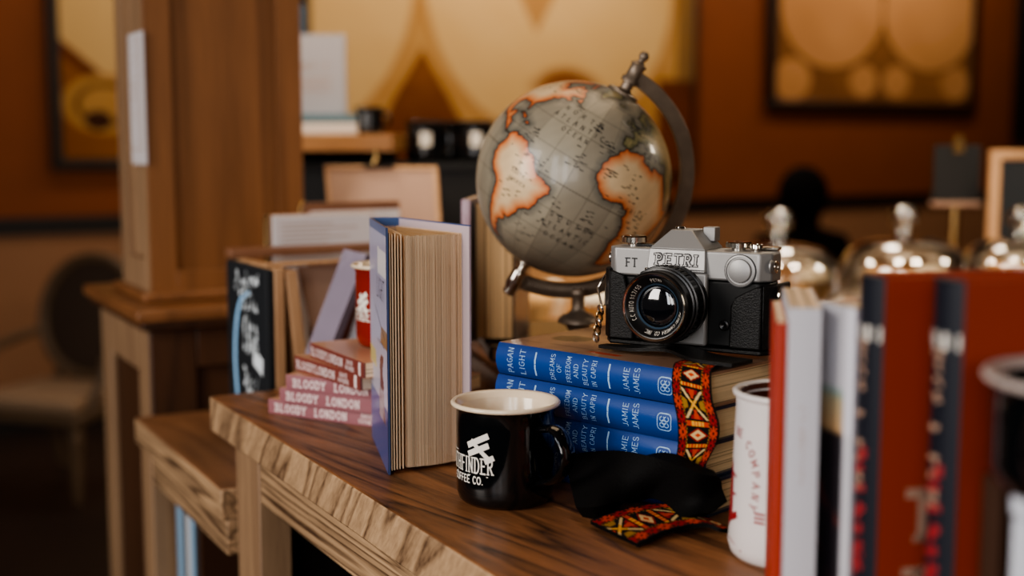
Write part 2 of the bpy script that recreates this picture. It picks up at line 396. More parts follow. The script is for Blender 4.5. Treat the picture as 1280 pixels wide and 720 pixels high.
# ---------------------------------------------------------------- old maps on the wall
def noise2(seed, n=10):
    r = np.random.RandomState(seed); ks = [(r.uniform(-1, 1)*f, r.uniform(-1, 1)*f, r.uniform(0, 6.28), 1/f**.6) for f in (2, 3, 5, 8, 12, 17, 23, 31) for _ in range(3)]
    def fn(x, y): return sum(a*math.sin(p*x+q*y+s) for p, q, s, a in ks)/6
    return fn
def lerp(a, b, t):
    t = max(0, min(1, t)); return tuple(x+(y-x)*t for x, y in zip(a, b))
OCH = S(190, 150, 94); OCH2 = S(146, 94, 40); RUST = S(104, 50, 18); DK = S(44, 28, 16); PALE = S(204, 172, 122)
def wall_map(name, label, x0, x1, z0, z1, colfn, frame_w=.05, nu=240, nv=170, framed=True):
    cx = (x0+x1)/2; root = thing(name, label, 'map', (cx, YW-.003, z0)); w = (x1-x0)/2; h = z1-z0
    mb = MB(); mb.grid(nu, nv, lambda u, v: (-w+frame_w+u*2*(w-frame_w), -.03, frame_w+v*(h-2*frame_w)), M['matte'], colfn)
    mb.box((-w+frame_w, -.028, frame_w), (w-frame_w, 0, h-frame_w), M['dark_frame']); mb.build('map_sheet', root)
    f = MB()
    for lo, hi in (((-w, -.045, 0), (w, 0, frame_w)), ((-w, -.045, h-frame_w), (w, 0, h)), ((-w, -.045, frame_w), (-w+frame_w, 0, h-frame_w)), ((w-frame_w, -.045, frame_w), (w, 0, h-frame_w))):
        f.box(lo, hi, M['dark_frame'])
    f.build('map_frame', root, bevel=.006); return root
def bounds(pxl, pyl, pxr, pyr):
    a = onY(pxl, pyl, YW-.03); b = onY(pxr, pyr, YW-.03); return a, b
# left map
a, b = bounds(66, 212, 66, 212)
nz = noise2(3)
def cm_left(u, v):
    n = nz(u*3, v*3)
    c = lerp(OCH, PALE, .5+.3*n)
    # u,v in sheet; ornament circle in the lower left corner
    d = math.hypot((u-.17)*1.0, (v-.2)*1.55)
    k = u*1.0+v*1.3
    if k < .52+.04*n: c = lerp(OCH2, RUST, .35+.5*n)
    if abs(k-.53) < .035: c = lerp(RUST, DK, .2+.4*n)
    if d < .17: c = lerp(OCH, OCH2, .4+.6*n)
    if .1 < d < .125 : c = lerp(DK, OCH2, .35+.4*n)
    if math.hypot(u-.14, (v-.14)*1.5) < .055: c = lerp(DK, RUST, .2)
    return c
wall_map('wall_map', 'antique ochre map in a dark frame, behind the wooden bookcase column', a.x, a.x+1.25, a.z, a.z+1.35, cm_left)
# centre map
a, b = bounds(330, 212, 868, 212)
nz2 = noise2(5)
def cm_mid(u, v):
    x = (u-.5); n = nz2(u*4, v*3)
    # visible slice of sheet: lower half
    c = lerp(OCH, PALE, .45+.45*n)
    r1 = math.hypot((u-.03)/.285, (v-.72)/.60); r2 = math.hypot((u-.635)/.31, (v-.72)/.60)
    rim = min(abs(r1-1), abs(r2-1))
    if r1 > 1 and r2 > 1: c = lerp(OCH2, OCH, .55+.5*n)
    if rim < .025: c = lerp(c, OCH2, .5)
    # figures at the foot between the two discs
    t = abs(u-.325)/.115+(v-.12)/.33
    if v > .02 and t < 1: c = lerp(RUST, lerp(DK, OCH2, .5+n), .4+.5*n)
    t = abs(u-.60)/.05+(1-v)/.62
    t2 = abs(u-.59)/.09+(.80-v)/.28
    if v < .82 and t2 < 1 : c = lerp(c, OCH2, .7)
    e_ = math.hypot((u-.66)/.10, (v-.33)/.075)+.35*n
    if e_ < 1: c = lerp(c, lerp(RUST, OCH2, .4+.3*n), 2.2*(1-e_))
    if u > .95: c = lerp(c, DK, .55+.3*n)
    if u > .90 and v < .36: c = lerp(RUST, DK, .3+.5*n)
    if r1 < 1 and n > .5 : c = lerp(c, OCH2, .4)
    return c
wall_map('wall_map', 'wide antique ochre world map in the middle of the wall, above the black mugs', a.x, b.x, a.z-.06, a.z+1.45, cm_mid, frame_w=.02)
# right map
a, b = bounds(958, 136, 1218, 136); a.z = (a.z+b.z)/2-.02
nz3 = noise2(9)
def cm_right(u, v):
    n = nz3(u*5, v*4); asp = 1.35
    c = lerp(S(92, 56, 28), S(150, 100, 54), .5+.5*n)
    cols = (S(190, 138, 90), S(160, 110, 66))
    for cu, cv, r in ((.27, .5, 1), (.775, .5, 1)):
        d = math.hypot((u-cu)/.25, (v-cv)/.32)
        if d < r: c = lerp(cols[0], cols[1], .4+.5*n)
        elif d < r+.05: c = lerp(DK, OCH2, .4)
    for cu, r in ((.08, .09), (.43, .07), (.60, .07), (.92, .075)):
        d = math.hypot(u-cu, (v-.115)*.80)
        if d < r: c = lerp(cols[0], cols[1], .5+.5*n)
    return c
wall_map('wall_map', 'dark framed antique map with two pale hemispheres, on the wall at upper right', a.x, b.x, a.z, a.z+1.28, cm_right, frame_w=.06)
# dark framed blackboard at the far right of the wall
p = onY(1266, 178, YW-.03)
t = thing('wall_blackboard', 'tall black board in a dark frame on the far wall, at the right edge', 'board', (p.x+.35, YW-.003, p.z))
mb = MB(); mb.box((-.3, -.03, .05), (.3, 0, 1.05), M['black']); mb.build('board_panel', t)
mb = MB()
for lo, hi in (((-.35, -.05, 0), (.35, 0, .05)), ((-.35, -.05, 1.05), (.35, 0, 1.1)), ((-.35, -.05, .05), (-.3, 0, 1.05)), ((.3, -.05, .05), (.35, 0, 1.05))): mb.box(lo, hi, M['dark_frame'])
mb.build('board_frame', t, bevel=.006)
# ---------------------------------------------------------------- oval-back chairs
def chair(label, loc, rotz):
    t = thing('dining_chair', label, 'chair', loc, rotz)
    mb = MB(); mb.prism([(-.24, -.24), (.24, -.24), (.21, .2), (-.21, .2)], 2, .30, .34, M['chair_wood']); mb.build('seat_frame', t, bevel=.01)
    mb = MB(); mb.prism([(-.225, -.235), (.225, -.235), (.195, .17), (-.195, .17)], 2, .341, .395, M['cushion']); mb.build('seat_cushion', t, bevel=.02, seg=3)
    for sx in (-1, 1):
        mb = MB(); mb.lathe([(.012, 0), (.018, .05), (.026, .23), (.03, .25), (.024, .27), (.03, .30)], 12, M['chair_wood'], Matrix.Translation((sx*.205, -.205, 0))); mb.build('leg', t)
        mb = MB(); mb.tube([(sx*.19, .27, 0), (sx*.185, .2, .18), (sx*.18, .18, .32)], [.016, .02, .024], M['chair_wood'], 10); mb.build('leg', t)
        mb = MB(); mb.tube([(sx*.165, .18, .32), (sx*.15, .205, .40), (sx*.13, .215, .45)], [.022, .02, .018], M['chair_wood'], 10); mb.build('back_post', t)
        mb = MB(); mb.tube([(sx*.225, .22, .58), (sx*.27, .12, .56), (sx*.275, -.02, .54), (sx*.26, -.08, .52), (sx*.25, -.1, .45), (sx*.225, -.14, .34)], [.016, .018, .02, .022, .018, .018], M['chair_wood'], 10); mb.build('armrest', t)
    T = Matrix.Translation((0, .225, .635)) @ Matrix.Rotation(math.radians(-8), 4, 'X')
    mb = MB(); mb.tube([(.225*math.cos(a*PI/24), 0, .238*math.sin(a*PI/24)) for a in range(48)], .024, M['chair_wood'], 10, closed=True, xf=T); mb.build('back_frame', t)
    mb = MB(); mb.lathe([(0, -.008), (.18, -.008), (.21, 0), (.18, .008), (0, .008)], 40, M['cane'], T @ Matrix.Rotation(PI/2, 4, 'X') @ Matrix.Diagonal((1, 1.06, 1, 1)), cap=False); mb.build('back_panel', t)
    return t
p = Z(72, 560, 0)
cp = P(72, 400, 4.85)
chair('wooden oval back chair with pale seat, left of the bookcase column', (cp.x, cp.y, 0), cf(-16))
# ---------------------------------------------------------------- person seated far behind the domes
pc = P(1005, 250, 5.6); pz = pc.z
def person():
    t = thing('person', 'person with dark hair in dark clothes, seated behind the glass domes', 'person', (pc.x, pc.y, 0), cf(8))
    # x right, y away; facing away-left
    V = [(0, 0, .50), (0, .01, .68), (0, .02, .86), (0, .015, .955), (0, 0, 1.02),
         (-.17, .02, .88), (-.23, -.02, .66), (-.14, -.26, .62), (-.07, -.34, .64),
         (.17, .02, .88), (.23, -.02, .66), (.14, -.26, .62), (.07, -.34, .64),
         (-.09, -.02, .50), (-.13, -.42, .50), (-.13, -.45, .08), (-.13, -.56, .05),
         (.09, -.02, .50), (.13, -.42, .50), (.13, -.45, .08), (.13, -.56, .05), (0, -.02, 1.09), (0, -.015, 1.16)]
    E = [(0, 1), (1, 2), (2, 3), (3, 4), (4, 21), (21, 22), (2, 5), (5, 6), (6, 7), (7, 8), (2, 9), (9, 10), (10, 11), (11, 12), (0, 13), (13, 14), (14, 15), (15, 16), (0, 17), (17, 18), (18, 19), (19, 20)]
    R = [.15, .14, .15, .055, .06, .065, .048, .038, .03, .065, .048, .038, .03, .1, .075, .048, .04, .1, .075, .048, .04, .088, .07]
    me = bpy.data.meshes.new('body'); me.from_pydata(V, E, []); o = bpy.data.objects.new('body', me); C.objects.link(o); o.parent = t
    sk = o.modifiers.new('skin', 'SKIN'); sk.use_smooth_shade = True
    for i, sv in enumerate(me.skin_vertices[0].data): sv.radius = (R[i], R[i]*.85 if i < 3 else R[i]); sv.use_root = (i == 0)
    sub = o.modifiers.new('sub', 'SUBSURF'); sub.levels = 2; sub.render_levels = 2
    me.materials.append(M['cloth_dark'])
    mb = MB(); mb.sphere((0, .012, 1.10), .118, M['hair'], 14, (.92, 1.02, 1.08)); mb.sphere((0, .06, 1.0), .1, M['hair'], 12, (.95, .7, 1.3)); mb.build('hair', t)
    return t
person()
st = thing('stool', 'dark stool under the seated person in the background', 'stool', (pc.x, pc.y, 0), cf(8))
mb = MB(); mb.lathe([(.0, .30), (.17, .30), (.18, .33), (.17, .355), (0, .355)], 24, M['cloth_dark'], cap=False); mb.build('seat', st)
for q in range(4):
    a = PI/4+q*PI/2; mb = MB(); mb.tube([(.16*math.cos(a), .16*math.sin(a), 0), (.12*math.cos(a), .12*math.sin(a), .31)], .016, M['rail']); mb.build('leg', st)
# ================================================================= display furniture
cn = Z(261.5, 495, TZ); X0, YB = cn.x, cn.y
YF = .30; XE = X0+1.55
dt = thing('display_table', 'oak display table with thick top edge, carrying the globe, camera and mugs', 'table', (X0, YB, 0))
def rel(lo, hi): return (lo[0]-X0, lo[1]-YB, lo[2]), (hi[0]-X0, hi[1]-YB, hi[2])
mb = MB(); TT = .040
lo, hi = rel((X0, YF, TZ-TT), (XE, YB, TZ)); mb.box(lo, hi, M['oak_top'])
top = mb.build('tabletop', dt, bevel=.0025)
top.data.materials.append(M['oak_edge'])
for pl in top.data.polygons:
    if abs(pl.normal.z) < .5: pl.material_index = 1
LX = X0+.018
for yy in (YB-.036-.082, YF+.04):
    mb = MB(); lo, hi = rel((LX, yy, 0), (LX+.036, yy+.082, TZ-TT-.0005)); mb.box(lo, hi, M['oak_leg']); mb.build('leg', dt, bevel=.002)
    mb = MB(); lo, hi = rel((XE-.09, yy, 0), (XE-.02, yy+.082, TZ-TT-.0005)); mb.box(lo, hi, M['oak_leg']); mb.build('leg', dt, bevel=.002)
mb = MB(); lo, hi = rel((LX+.002, YF+.1225, TZ-TT-.058), (LX+.025, YB-.1185, TZ-TT-.0005)); mb.box(lo, hi, M['oak_pale']); mb.build('apron', dt, bevel=.002)
mb = MB(); lo, hi = rel((LX+.0365, YB-.062, .12), (XE-.0905, YB-.04, TZ-TT-.0005)); mb.box(lo, hi, M['rail']); mb.build('back_panel', dt)  # near-black colour stands in for the shade under the tabletop
mb = MB(); lo, hi = rel((LX+.01, YF+.06, .25), (XE-.03, YB-.063, .28)); mb.box(lo, hi, M['oak_dark']); mb.build('shelf', dt)
# lower step behind it
SZ = .95; Y1 = YB-.0355
q = Z(166, 522, SZ); Y2 = q.y; SX0 = X0+.0
stp = thing('step_table', 'lower oak step table behind the display table, beside the bookcase column', 'table', (SX0, Y1, 0))
def rs(lo, hi): return (lo[0]-SX0, lo[1]-Y1, lo[2]), (hi[0]-SX0, hi[1]-Y1, hi[2])
mb = MB(); lo, hi = rs((SX0, Y1, SZ-.036), (SX0+1.3, Y2, SZ)); mb.box(lo, hi, M['oak_step']); top = mb.build('tabletop', stp, bevel=.0025)
top.data.materials.append(M['oak_pale'])
for pl in top.data.polygons:
    if abs(pl.normal.z) < .5: pl.material_index = 1
for yy in (Y1+.005, Y2-.068):
    lx0 = .30 if yy < Y1+.1 else .006
    mb = MB(); lo, hi = rs((SX0+lx0, yy, 0), (SX0+lx0+.064, yy+.06, SZ-.0365)); mb.box(lo, hi, M['oak_leg']); mb.build('leg', stp, bevel=.002)
    mb = MB(); lo, hi = rs((SX0+1.22, yy, 0), (SX0+1.28, yy+.06, SZ-.0365)); mb.box(lo, hi, M['oak_leg']); mb.build('leg', stp, bevel=.002)
mb = MB(); lo, hi = rs((SX0+.007, Y1+.002, SZ-.078), (SX0+.03, Y2-.0685, SZ-.0365)); mb.box(lo, hi, M['oak_pale']); mb.build('apron', stp, bevel=.002)
mb = MB(); lo, hi = rs((SX0+.02, Y1+.01, .63), (SX0+1.27, Y2-.01, .655)); mb.box(lo, hi, M['oak_dark']); mb.build('shelf', stp)
mb = MB(); lo, hi = rs((SX0+.24, Y1+.02, .6555), (SX0+.26, Y2-.07, SZ-.037)); mb.box(lo, hi, M['rail']); mb.build('back_panel', stp)  # near-black colour paints the dark of the shaded interior
# upright books inside the step table
cols = [('pale blue', S(128, 168, 200)), ('grey', S(96, 104, 112)), ('white', S(200, 206, 214)), ('light blue', S(140, 176, 206)), ('dark', S(50, 52, 58)), ('dark brown', S(62, 40, 28))]
yy = Y2-.085; place = ['farthest back', 'second from the back', 'third from the back', 'fourth from the back', 'fifth from the back', 'nearest the front']
for i, (cn_, cc) in enumerate(cols):
    T = (.030, .014, .020, .020, .018, .014)[i]; h = (.213, .205, .208, .2, .19, .196)[i]
    yy -= T+.003
    m4 = Matrix(((0, 1, 0, SX0+.033), (0, 0, 1, yy), (1, 0, 0, .6555), (0, 0, 0, 1)))
    book('book', f'{cn_} spined book under the step table, {place[i]} of the row', h, .14, T, cc, (0, 0, 0), m4, group='books on the shelf under the step table', hard=False, nlay=6, seed=i)
# ---------------------------------------------------------------- tall bookcase column
q = onY(171.7, 390.5, YB+.40); LZ = q.z; BX = q.x; BY = q.y
print('ledge', LZ, BX, BY, 'step back', Y2, 'X0', X0)
BY = max(BY, Y2+.012)
tw = thing('oak_bookcase', 'tall panelled oak bookcase end with a projecting ledge at table height', 'bookcase', (BX, BY, 0))
WX, WY = .33, .40
mb = MB(); mb.box((0, 0, LZ-.018), (WX+.26, WY, LZ), M['oak_column']); mb.box((.008, .008, LZ-.03), (WX+.25, WY-.008, LZ-.0181), M['oak_dark']); mb.build('ledge', tw, bevel=.004)
mb = MB(); mb.box((.032, .034, 0), (WX+.23, WY-.03, LZ-.0305), M['oak_dark'])
# raised stiles and rails on both faces of the pedestal
for y0, y1 in ((.0345, .10), (WY-.10, WY-.0305)): mb.box((.022, y0, 0), (.0319, y1, LZ-.031), M['oak_leg'])
mb.box((.022, .1001, LZ-.10), (.0319, WY-.1001, LZ-.031), M['oak_leg'])
for x0, x1 in ((.022, .09), (.24, .30)): mb.box((x0, .024, 0), (x1, .0339, LZ-.031), M['oak_dark'])
mb.box((.0901, .024, LZ-.09), (.2399, .0339, LZ-.031), M['oak_dark'])
mb.build('pedestal', tw, bevel=.002)
UX, UY, UW, UD = .052, .115, .238, .30     # upper shaft
q1 = Z(191, 378, LZ); UX = q1.x-BX; UY = q1.y-BY; q2 = onY(378, 200, q1.y); UW = q2.x-q1.x; q3 = onX(149.5, 200, q1.x); UD = q3.y-q1.y
print('shaft', UX, UY, UW, UD)
H2 = 3.29
mb = MB(); mb.box((UX+.012, UY+.012, LZ+.0005), (UX+UW, UY+UD-.002, H2), M['oak_column'])
fw = .038
for x0, x1 in ((UX, UX+fw), (UX+UW-fw, UX+UW+.001)): mb.box((x0, UY, LZ+.0005), (x1, UY+.0119, H2), M['oak_column'])
mb.box((UX+fw+.0002, UY, LZ+.0005), (UX+UW-fw-.0002, UY+.0119, LZ+.045), M['oak_column'])
mb.box((UX-.001, UY+.0121, LZ+.0005), (UX+.0119, UY+.04, H2), M['oak_leg']); mb.box((UX-.001, UY+UD-.05, LZ+.0005), (UX+.0119, UY+UD, H2), M['oak_leg'])
mb.box((UX-.001, UY+.0401, LZ+.0005), (UX+.0119, UY+UD-.0501, LZ+.06), M['oak_leg'])
mb.box((UX+.0105, UY+.0405, LZ+.061), (UX+.0119, UY+.16, H2), M['oak_leg'])
mb.build('shaft', tw, bevel=.0015)
mb = MB(); mb.box((UX-.016, UY-.012, LZ+.0002), (UX+UW+.01, UY+UD+.01, LZ+.014), M['oak_column']); mb.build('plinth', tw, bevel=.004)
# paper notice on the side of the column
a = onX(160.5, 44, BX+UX-.003); b = onX(184, 206, BX+UX-.003)
mb = MB(); mb.box((0, 0, 0), (.0012, a.y-b.y, a.z-b.z), M['paper'])
r = random.Random(4)
for i in range(16):
    z = (a.z-b.z)*(.94-.055*i); mb.box((-.0002, (a.y-b.y)*.12, z-.001), (0, (a.y-b.y)*(.5+.4*r.random()), z+.001), M['card'])
tag(mb.build('paper_notice', None, loc=(BX+UX-.0025-.0012, b.y, b.z)), 'narrow white paper notice taped to the side of the bookcase column', 'notice')
# ================================================================= blue hardbacks
C1 = Z(881, 647, TZ)
def cxd(p): return p.dot(RGT), p.dot(FH)
x1, d1 = cxd(C1); BH = .222
best = None
for k in range(400):
    D = 1.02+.001*k; x = (624-640)/F*D*1.0
    L_ = math.hypot(x-x1, D-d1)
    if best is None or abs(L_-BH) < best[0]: best = (abs(L_-BH), x, D)
L0 = W(best[1], best[2], TZ); dirx = (C1-L0); dirx.z = 0; dirx.normalize()
BROT = math.atan2(dirx.y, dirx.x); diry = Vector((-dirx.y, dirx.x, 0))
BT = .0277
def along(px, py=470):
    """distance along the spine line of a picture column"""
    d = ray(px, py); # solve CAM + s d = L0 + t dirx + n z
    a = np.array([[d.x, -dirx.x], [d.y, -dirx.y]]); b = np.array([L0.x-CAM.x, L0.y-CAM.y]); s, t = np.linalg.solve(a, b); return float(t)
ROWS = [(645, 'PAGAN', .0064), (660, 'LIGHT', .0064), (697, 'DREAMS', .0050), (706, 'OF', .0050), (717, 'FREEDOM', .0050), (727, 'AND', .0050), (738, 'BEAUTY', .0050), (749, 'IN CAPRI', .0050), (790, 'JAMIE', .0056), (803, 'JAMES', .0056)]
def blue_text(mb, surf, H, T):
    for px, tx, h in ROWS:
        x0 = along(px)
        n = sum(.35 if c == ' ' else LW.get(c, .66) for c in tx)+.2*(len(tx)-1)
        cond = min(1, (.0225/h-.2*(len(tx)-1))/(n-.2*(len(tx)-1)))
        mb.text(tx, lambda u, v: surf(x0-v, T/2+u), M['silver_print'], h=h*.95, thick=.085, serif=.05, gap=.2, cond=cond)
    for px in (673, 765):
        x0 = along(px)
        mb.stroke((-.0095, 0), (.0095, 0), .0016, 1, lambda u, v: surf(x0-v, T/2+u), M['silver_print'])
    x0 = along(836); r = .0066
    pts = arc(.0032, .0032, .0034, .0034, 0, 90, 4)+arc(-.0032, .0032, .0034, .0034, 90, 180, 4)+arc(-.0032, -.0032, .0034, .0034, 180, 270, 4)+arc(.0032, -.0032, .0034, .0034, 270, 360, 4); pts.append(pts[0])
    mp = lambda u, v: surf(x0-v, T/2+u)
    for a, b in zip(pts, pts[1:]): mb.stroke(a, b, .0007, 1, mp, M['silver_print'])
    for cx, cy in ((-.0024, .002), (.0024, .002), (-.0024, -.0022), (.0024, -.0022), (0, 0)):
        q = arc(cx, cy, .0018, .0022, 20, 330, 8)
        for a, b in zip(q, q[1:]): mb.stroke(a, b, .0006, 1, mp, M['silver_print'])
BLUE = S(6, 60, 136)
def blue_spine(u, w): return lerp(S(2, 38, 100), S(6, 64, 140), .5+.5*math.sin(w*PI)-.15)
nt_ = noise2(21)
TAN = S(150, 116, 94)
def blue_cover(u, w):
    n = nt_(u*4, w*3); c = lerp(S(130, 98, 80), S(168, 134, 110), .5+.6*n)
    if math.hypot((u-.16)/.09, (w-.40)/.11+.6*n) < 1: c = S(58, 46, 42)
    if abs(w-.18-.10*(u-.5)-.05*n) < .006 and u < .8: c = lerp(c, S(70, 50, 40), .6)
    if abs(u-.52-.1*n-.3*(w-.5)) < .006: c = lerp(c, S(70, 50, 40), .5)
    if .40 < u < .56 and abs(w-.10-.05*(u-.46)) < .022: c = S(176, 58, 30)
    if math.hypot((u-.36)/.13, (w-.62)/.1) < 1+.6*n: c = lerp(c, S(206, 170, 128), .6)
    return c
lab = ['bottom', 'second from the bottom', 'third from the bottom', 'topmost, under the film camera,']
jit = [(.002, .001), (-.002, .0015), (.001, -.002), (0, 0)]
for k in range(4):
    o = L0+dirx*jit[k][0]+diry*jit[k][1]; o.z = TZ+.0002+k*(BT+.0003)
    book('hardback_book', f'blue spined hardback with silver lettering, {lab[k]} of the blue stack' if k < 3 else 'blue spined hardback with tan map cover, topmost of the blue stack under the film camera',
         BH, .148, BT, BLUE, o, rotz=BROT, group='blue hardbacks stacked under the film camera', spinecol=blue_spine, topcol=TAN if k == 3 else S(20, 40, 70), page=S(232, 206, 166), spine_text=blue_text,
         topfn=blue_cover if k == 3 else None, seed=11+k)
ST = TZ+.0002+4*(BT+.0003)       # top of the stack
# ================================================================= film camera
CANG = -31
KS = 1.01
cpos = P(866, 400, 1.055); cz = ST+.0045
CR = cf(CANG)
fc = thing('film_camera', 'silver and black 35 mm film camera in a black leather half case', 'camera', (cpos.x, cpos.y, cz), CR)
fc.scale = (KS, KS, KS)
HB = .081
# body
mb = MB(); mb.prism([(-.069, -.010), (-.062, -.017), (.062, -.017), (.069, -.010), (.069, .010), (.062, .017), (-.062, .017), (-.069, .010)], 2, .004, .0575, M['black_rubber']); mb.build('body', fc, bevel=.002)
mb = MB(); mb.prism([(-.071, -.010), (-.063, -.0185), (.063, -.0185), (.071, -.010), (.071, .010), (.063, .0185), (-.063, .0185), (-.071, .010)], 2, .0578, HB, M['satin'])
plate = mb.build('top_plate', fc, bevel=.0018, seg=3)
mb = MB()
fmap = lambda x0, z0: (lambda u, v: (x0+u, -.0187, z0+v))
mb.text('FT', fmap(-.0475, .0652), M['dark_print'], h=.0068, thick=.17, serif=.12, gap=.28)
for s_ in (-1, 1):
    pass
pr_x = -.006
# prism housing with name plate
P0 = [(-.0255, -.0235, .0635), (.0255, -.0235, .0635), (.0255, .016, .0635), (-.0255, .016, .0635), (-.0245, -.0205, .0815), (.0245, -.0205, .0815), (.0245, .016, .0815), (-.0245, .016, .0815)]
pm = MB(); sh = lambda q: [(x+pr_x, y, z) for x, y, z in q]
pm.hull8(sh(P0), M['satin'])
pm.hull8(sh([(-.0245, -.0205, .08151), (.0245, -.0205, .08151), (.0245, .018, .08151), (-.0245, .018, .08151), (-.0105, -.0085, .0965), (.0075, -.0085, .0965), (.0105, .014, .0965), (-.0105, .014, .0965)]), M['satin'])
pm.build('prism_housing', fc, bevel=.0008)
pt = MB()
def pmap(u, v): # front plate, sloped
    z = .0635+v; k = v/.018; return (pr_x+u, -.0235+.003*k-.0003, z)
pt.text('PETRI', lambda u, v: pmap(u, v+.0052), M['dark_print'], h=.0082, thick=.36, serif=.20, gap=.40)
pt.text('PETRI', lambda u, v: (lambda q: (q[0], q[1]-.00018, q[2]))(pmap(u, v+.0052)), M['satin'], h=.0082, thick=.12, serif=.14, gap=.40)
pt.stroke((-.0245, .0018), (.0245, .0018), .0009, 1, pmap, M['dark_print'])
pt.build('name_plate', fc)
mb.build('model_lettering', fc)
# small lever left of the prism
mb = MB(); mb.box((-.0345, -.0215, .060), (-.0275, -.0186, .0655), M['chrome']); mb.build('meter_switch', fc, bevel=.001)
# rewind knob, shutter dial, wind lever, hot shoe
def knob(name, x, y, r, z0, h, m=M['chrome']):
    k = MB(); pr = [(r*.9, z0), (r, z0+h*.15)]
    k.lathe([(0, z0), (r*.55, z0), (r*.55, z0+h*.3), (r, z0+h*.35), (r, z0+h*.85), (r*.9, z0+h), (r*.4, z0+h), (r*.35, z0+h*.86), (0, z0+h*.86)], 36, m, Matrix.Translation((x, y, 0)), cap=False); return k.build(name, fc)
knob('rewind_knob', -.054, .001, .0105, HB, .0085)
knob('shutter_dial', .038, .002, .0105, HB, .007); knob('shutter_button', .055, -.004, .005, HB, .006)
k = MB(); k.box((.046, .004, HB+.0005), (.070, .014, HB+.0035), M['chrome']); k.build('wind_lever', fc, bevel=.001)
k = MB(); k.box((.006, .004, .0868), (.0165, .0155, .0985), M['satin']); k.build('accessory_shoe', fc, bevel=.0008)
k = MB(); k.lathe([(.004, .0966), (.0045, .0972), (.004, .0985), (0, .0985)], 20, M['chrome'], Matrix.Translation((pr_x-.006, 0, 0)), cap=False); k.build('eyelet', fc)
k = MB(); k.box((-.050, -.004, HB+.0004), (-.026, .008, HB+.002), M['black_metal']); k.build('film_speed_plate', fc, bevel=.0006)
# round battery cover at the right
RX = Matrix.Rotation(PI/2, 4, 'X')
k = MB(); T = Matrix.Translation((.0475, -.0186, .0665)) @ RX
k.lathe([(.0125, 0), (.0125, .0012), (.0112, .0016), (.0110, .0008), (.0096, .0008), (.0092, .0026), (.0085, .003), (0, .003)], 40, M['satin'], T, cap=False); k.build('battery_cover', fc)
k = MB(); k.lathe([(.0132, 0), (.0132, .0006), (.0124, .0006)], 40, M['dark_print'], T, cap=False); k.build('battery_cover_ring', fc)
# lens mount and lens
LXc, LZc = -.0075, .0385
k = MB(); k.box((LXc-.026, -.0235, .0045), (LXc+.0285, -.0171, .0634), M['satin']); k.build('lens_mount', fc, bevel=.002)
T = Matrix.Translation((LXc, -.0236, LZc)) @ RX
lens = MB()
lens.lathe([(.0305, 0), (.0305, .006), (.0295, .0065), (.0295, .012), (.031, .0125), (.031, .022), (.0298, .0225), (.0298, .026), (.0285, .0265), (.0285, .0355), (.0272, .037), (.0255, .037)], 72, M['black_metal'], T, cap=False)
for i in range(40):
    a = 2*PI*i/40; lens.box((.0298, -.0012, .013), (.0317, .0012, .0215), M['black_rubber'], xf=T @ Matrix.Rotation(a, 4, 'Z'))
lb = lens.build('lens', fc)
k = MB(); k.lathe([(.0262, .0365), (.0268, .0378), (.0262, .0384), (.0252, .0376)], 72, M['chrome'], T, cap=False); k.build('filter_ring', lb)
k = MB(); k.lathe([(.0254, .0374), (.0245, .0372), (.0185, .030), (.0168, .0295), (.0165, .0275)], 72, M['black_metal'], T, cap=False)
def ringtext(txt, a0, rr=.0212, h=.0024):
    def mp(u, v):
        a = a0 - u/rr; r_ = rr+v-h/2; zz = .0302+(r_-.0185)*.0072/.0060+.0003
        return tuple(T @ Vector((r_*math.cos(a), r_*math.sin(a), zz)))
    k.text(txt, mp, M['white_print'], h=h, thick=.13, gap=.28)
def ringtext_in(txt, a0, rr=.0212, h=.0024):
    def mp(u, v):
        a = a0 + u/rr; r_ = rr-v+h/2; zz = .0302+(r_-.0185)*.0072/.0060+.0003
        return tuple(T @ Vector((r_*math.cos(a), r_*math.sin(a), zz)))
    k.text(txt, mp, M['white_print'], h=h, thick=.13, gap=.28)
ringtext('PETRI CAMERA CO. INC.', math.radians(-62)); ringtext('C.C AUTO 1:1.7/55', math.radians(172)); ringtext('PETRI', math.radians(90))
k.build('name_ring', lb)
k = MB(); k.lathe([(.0166, .0278)]+[(.0166*math.cos(a*PI/16), .0278+.0045*math.sin(a*PI/16)) for a in range(1, 8)]+[(0, .0323)], 48, M['lens_glass'], T, cap=False); k.build('front_element', lb)
k = MB(); k.lathe([(.0182, .0298), (.0182, .0306), (.0168, .0296)], 64, plain('blue_ring', S(70, 92, 112), .25, metal=.6), T, cap=False); k.build('inner_ring', lb)
# flash terminal knob left of lens
k = MB(); k.lathe([(.006, 0), (.006, .004), (.0045, .006), (0, .006)], 24, M['old_brass'], Matrix.Translation((-.0405, -.0172, .050)) @ RX, cap=False); k.build('self_timer_knob', fc)
k = MB(); k.lathe([(.0042, 0), (.0042, .002), (.003, .0026), (0, .0012)], 24, M['black_metal'], Matrix.Translation((.0345, -.0172, .022)) @ RX, cap=False); k.build('sync_socket', fc)
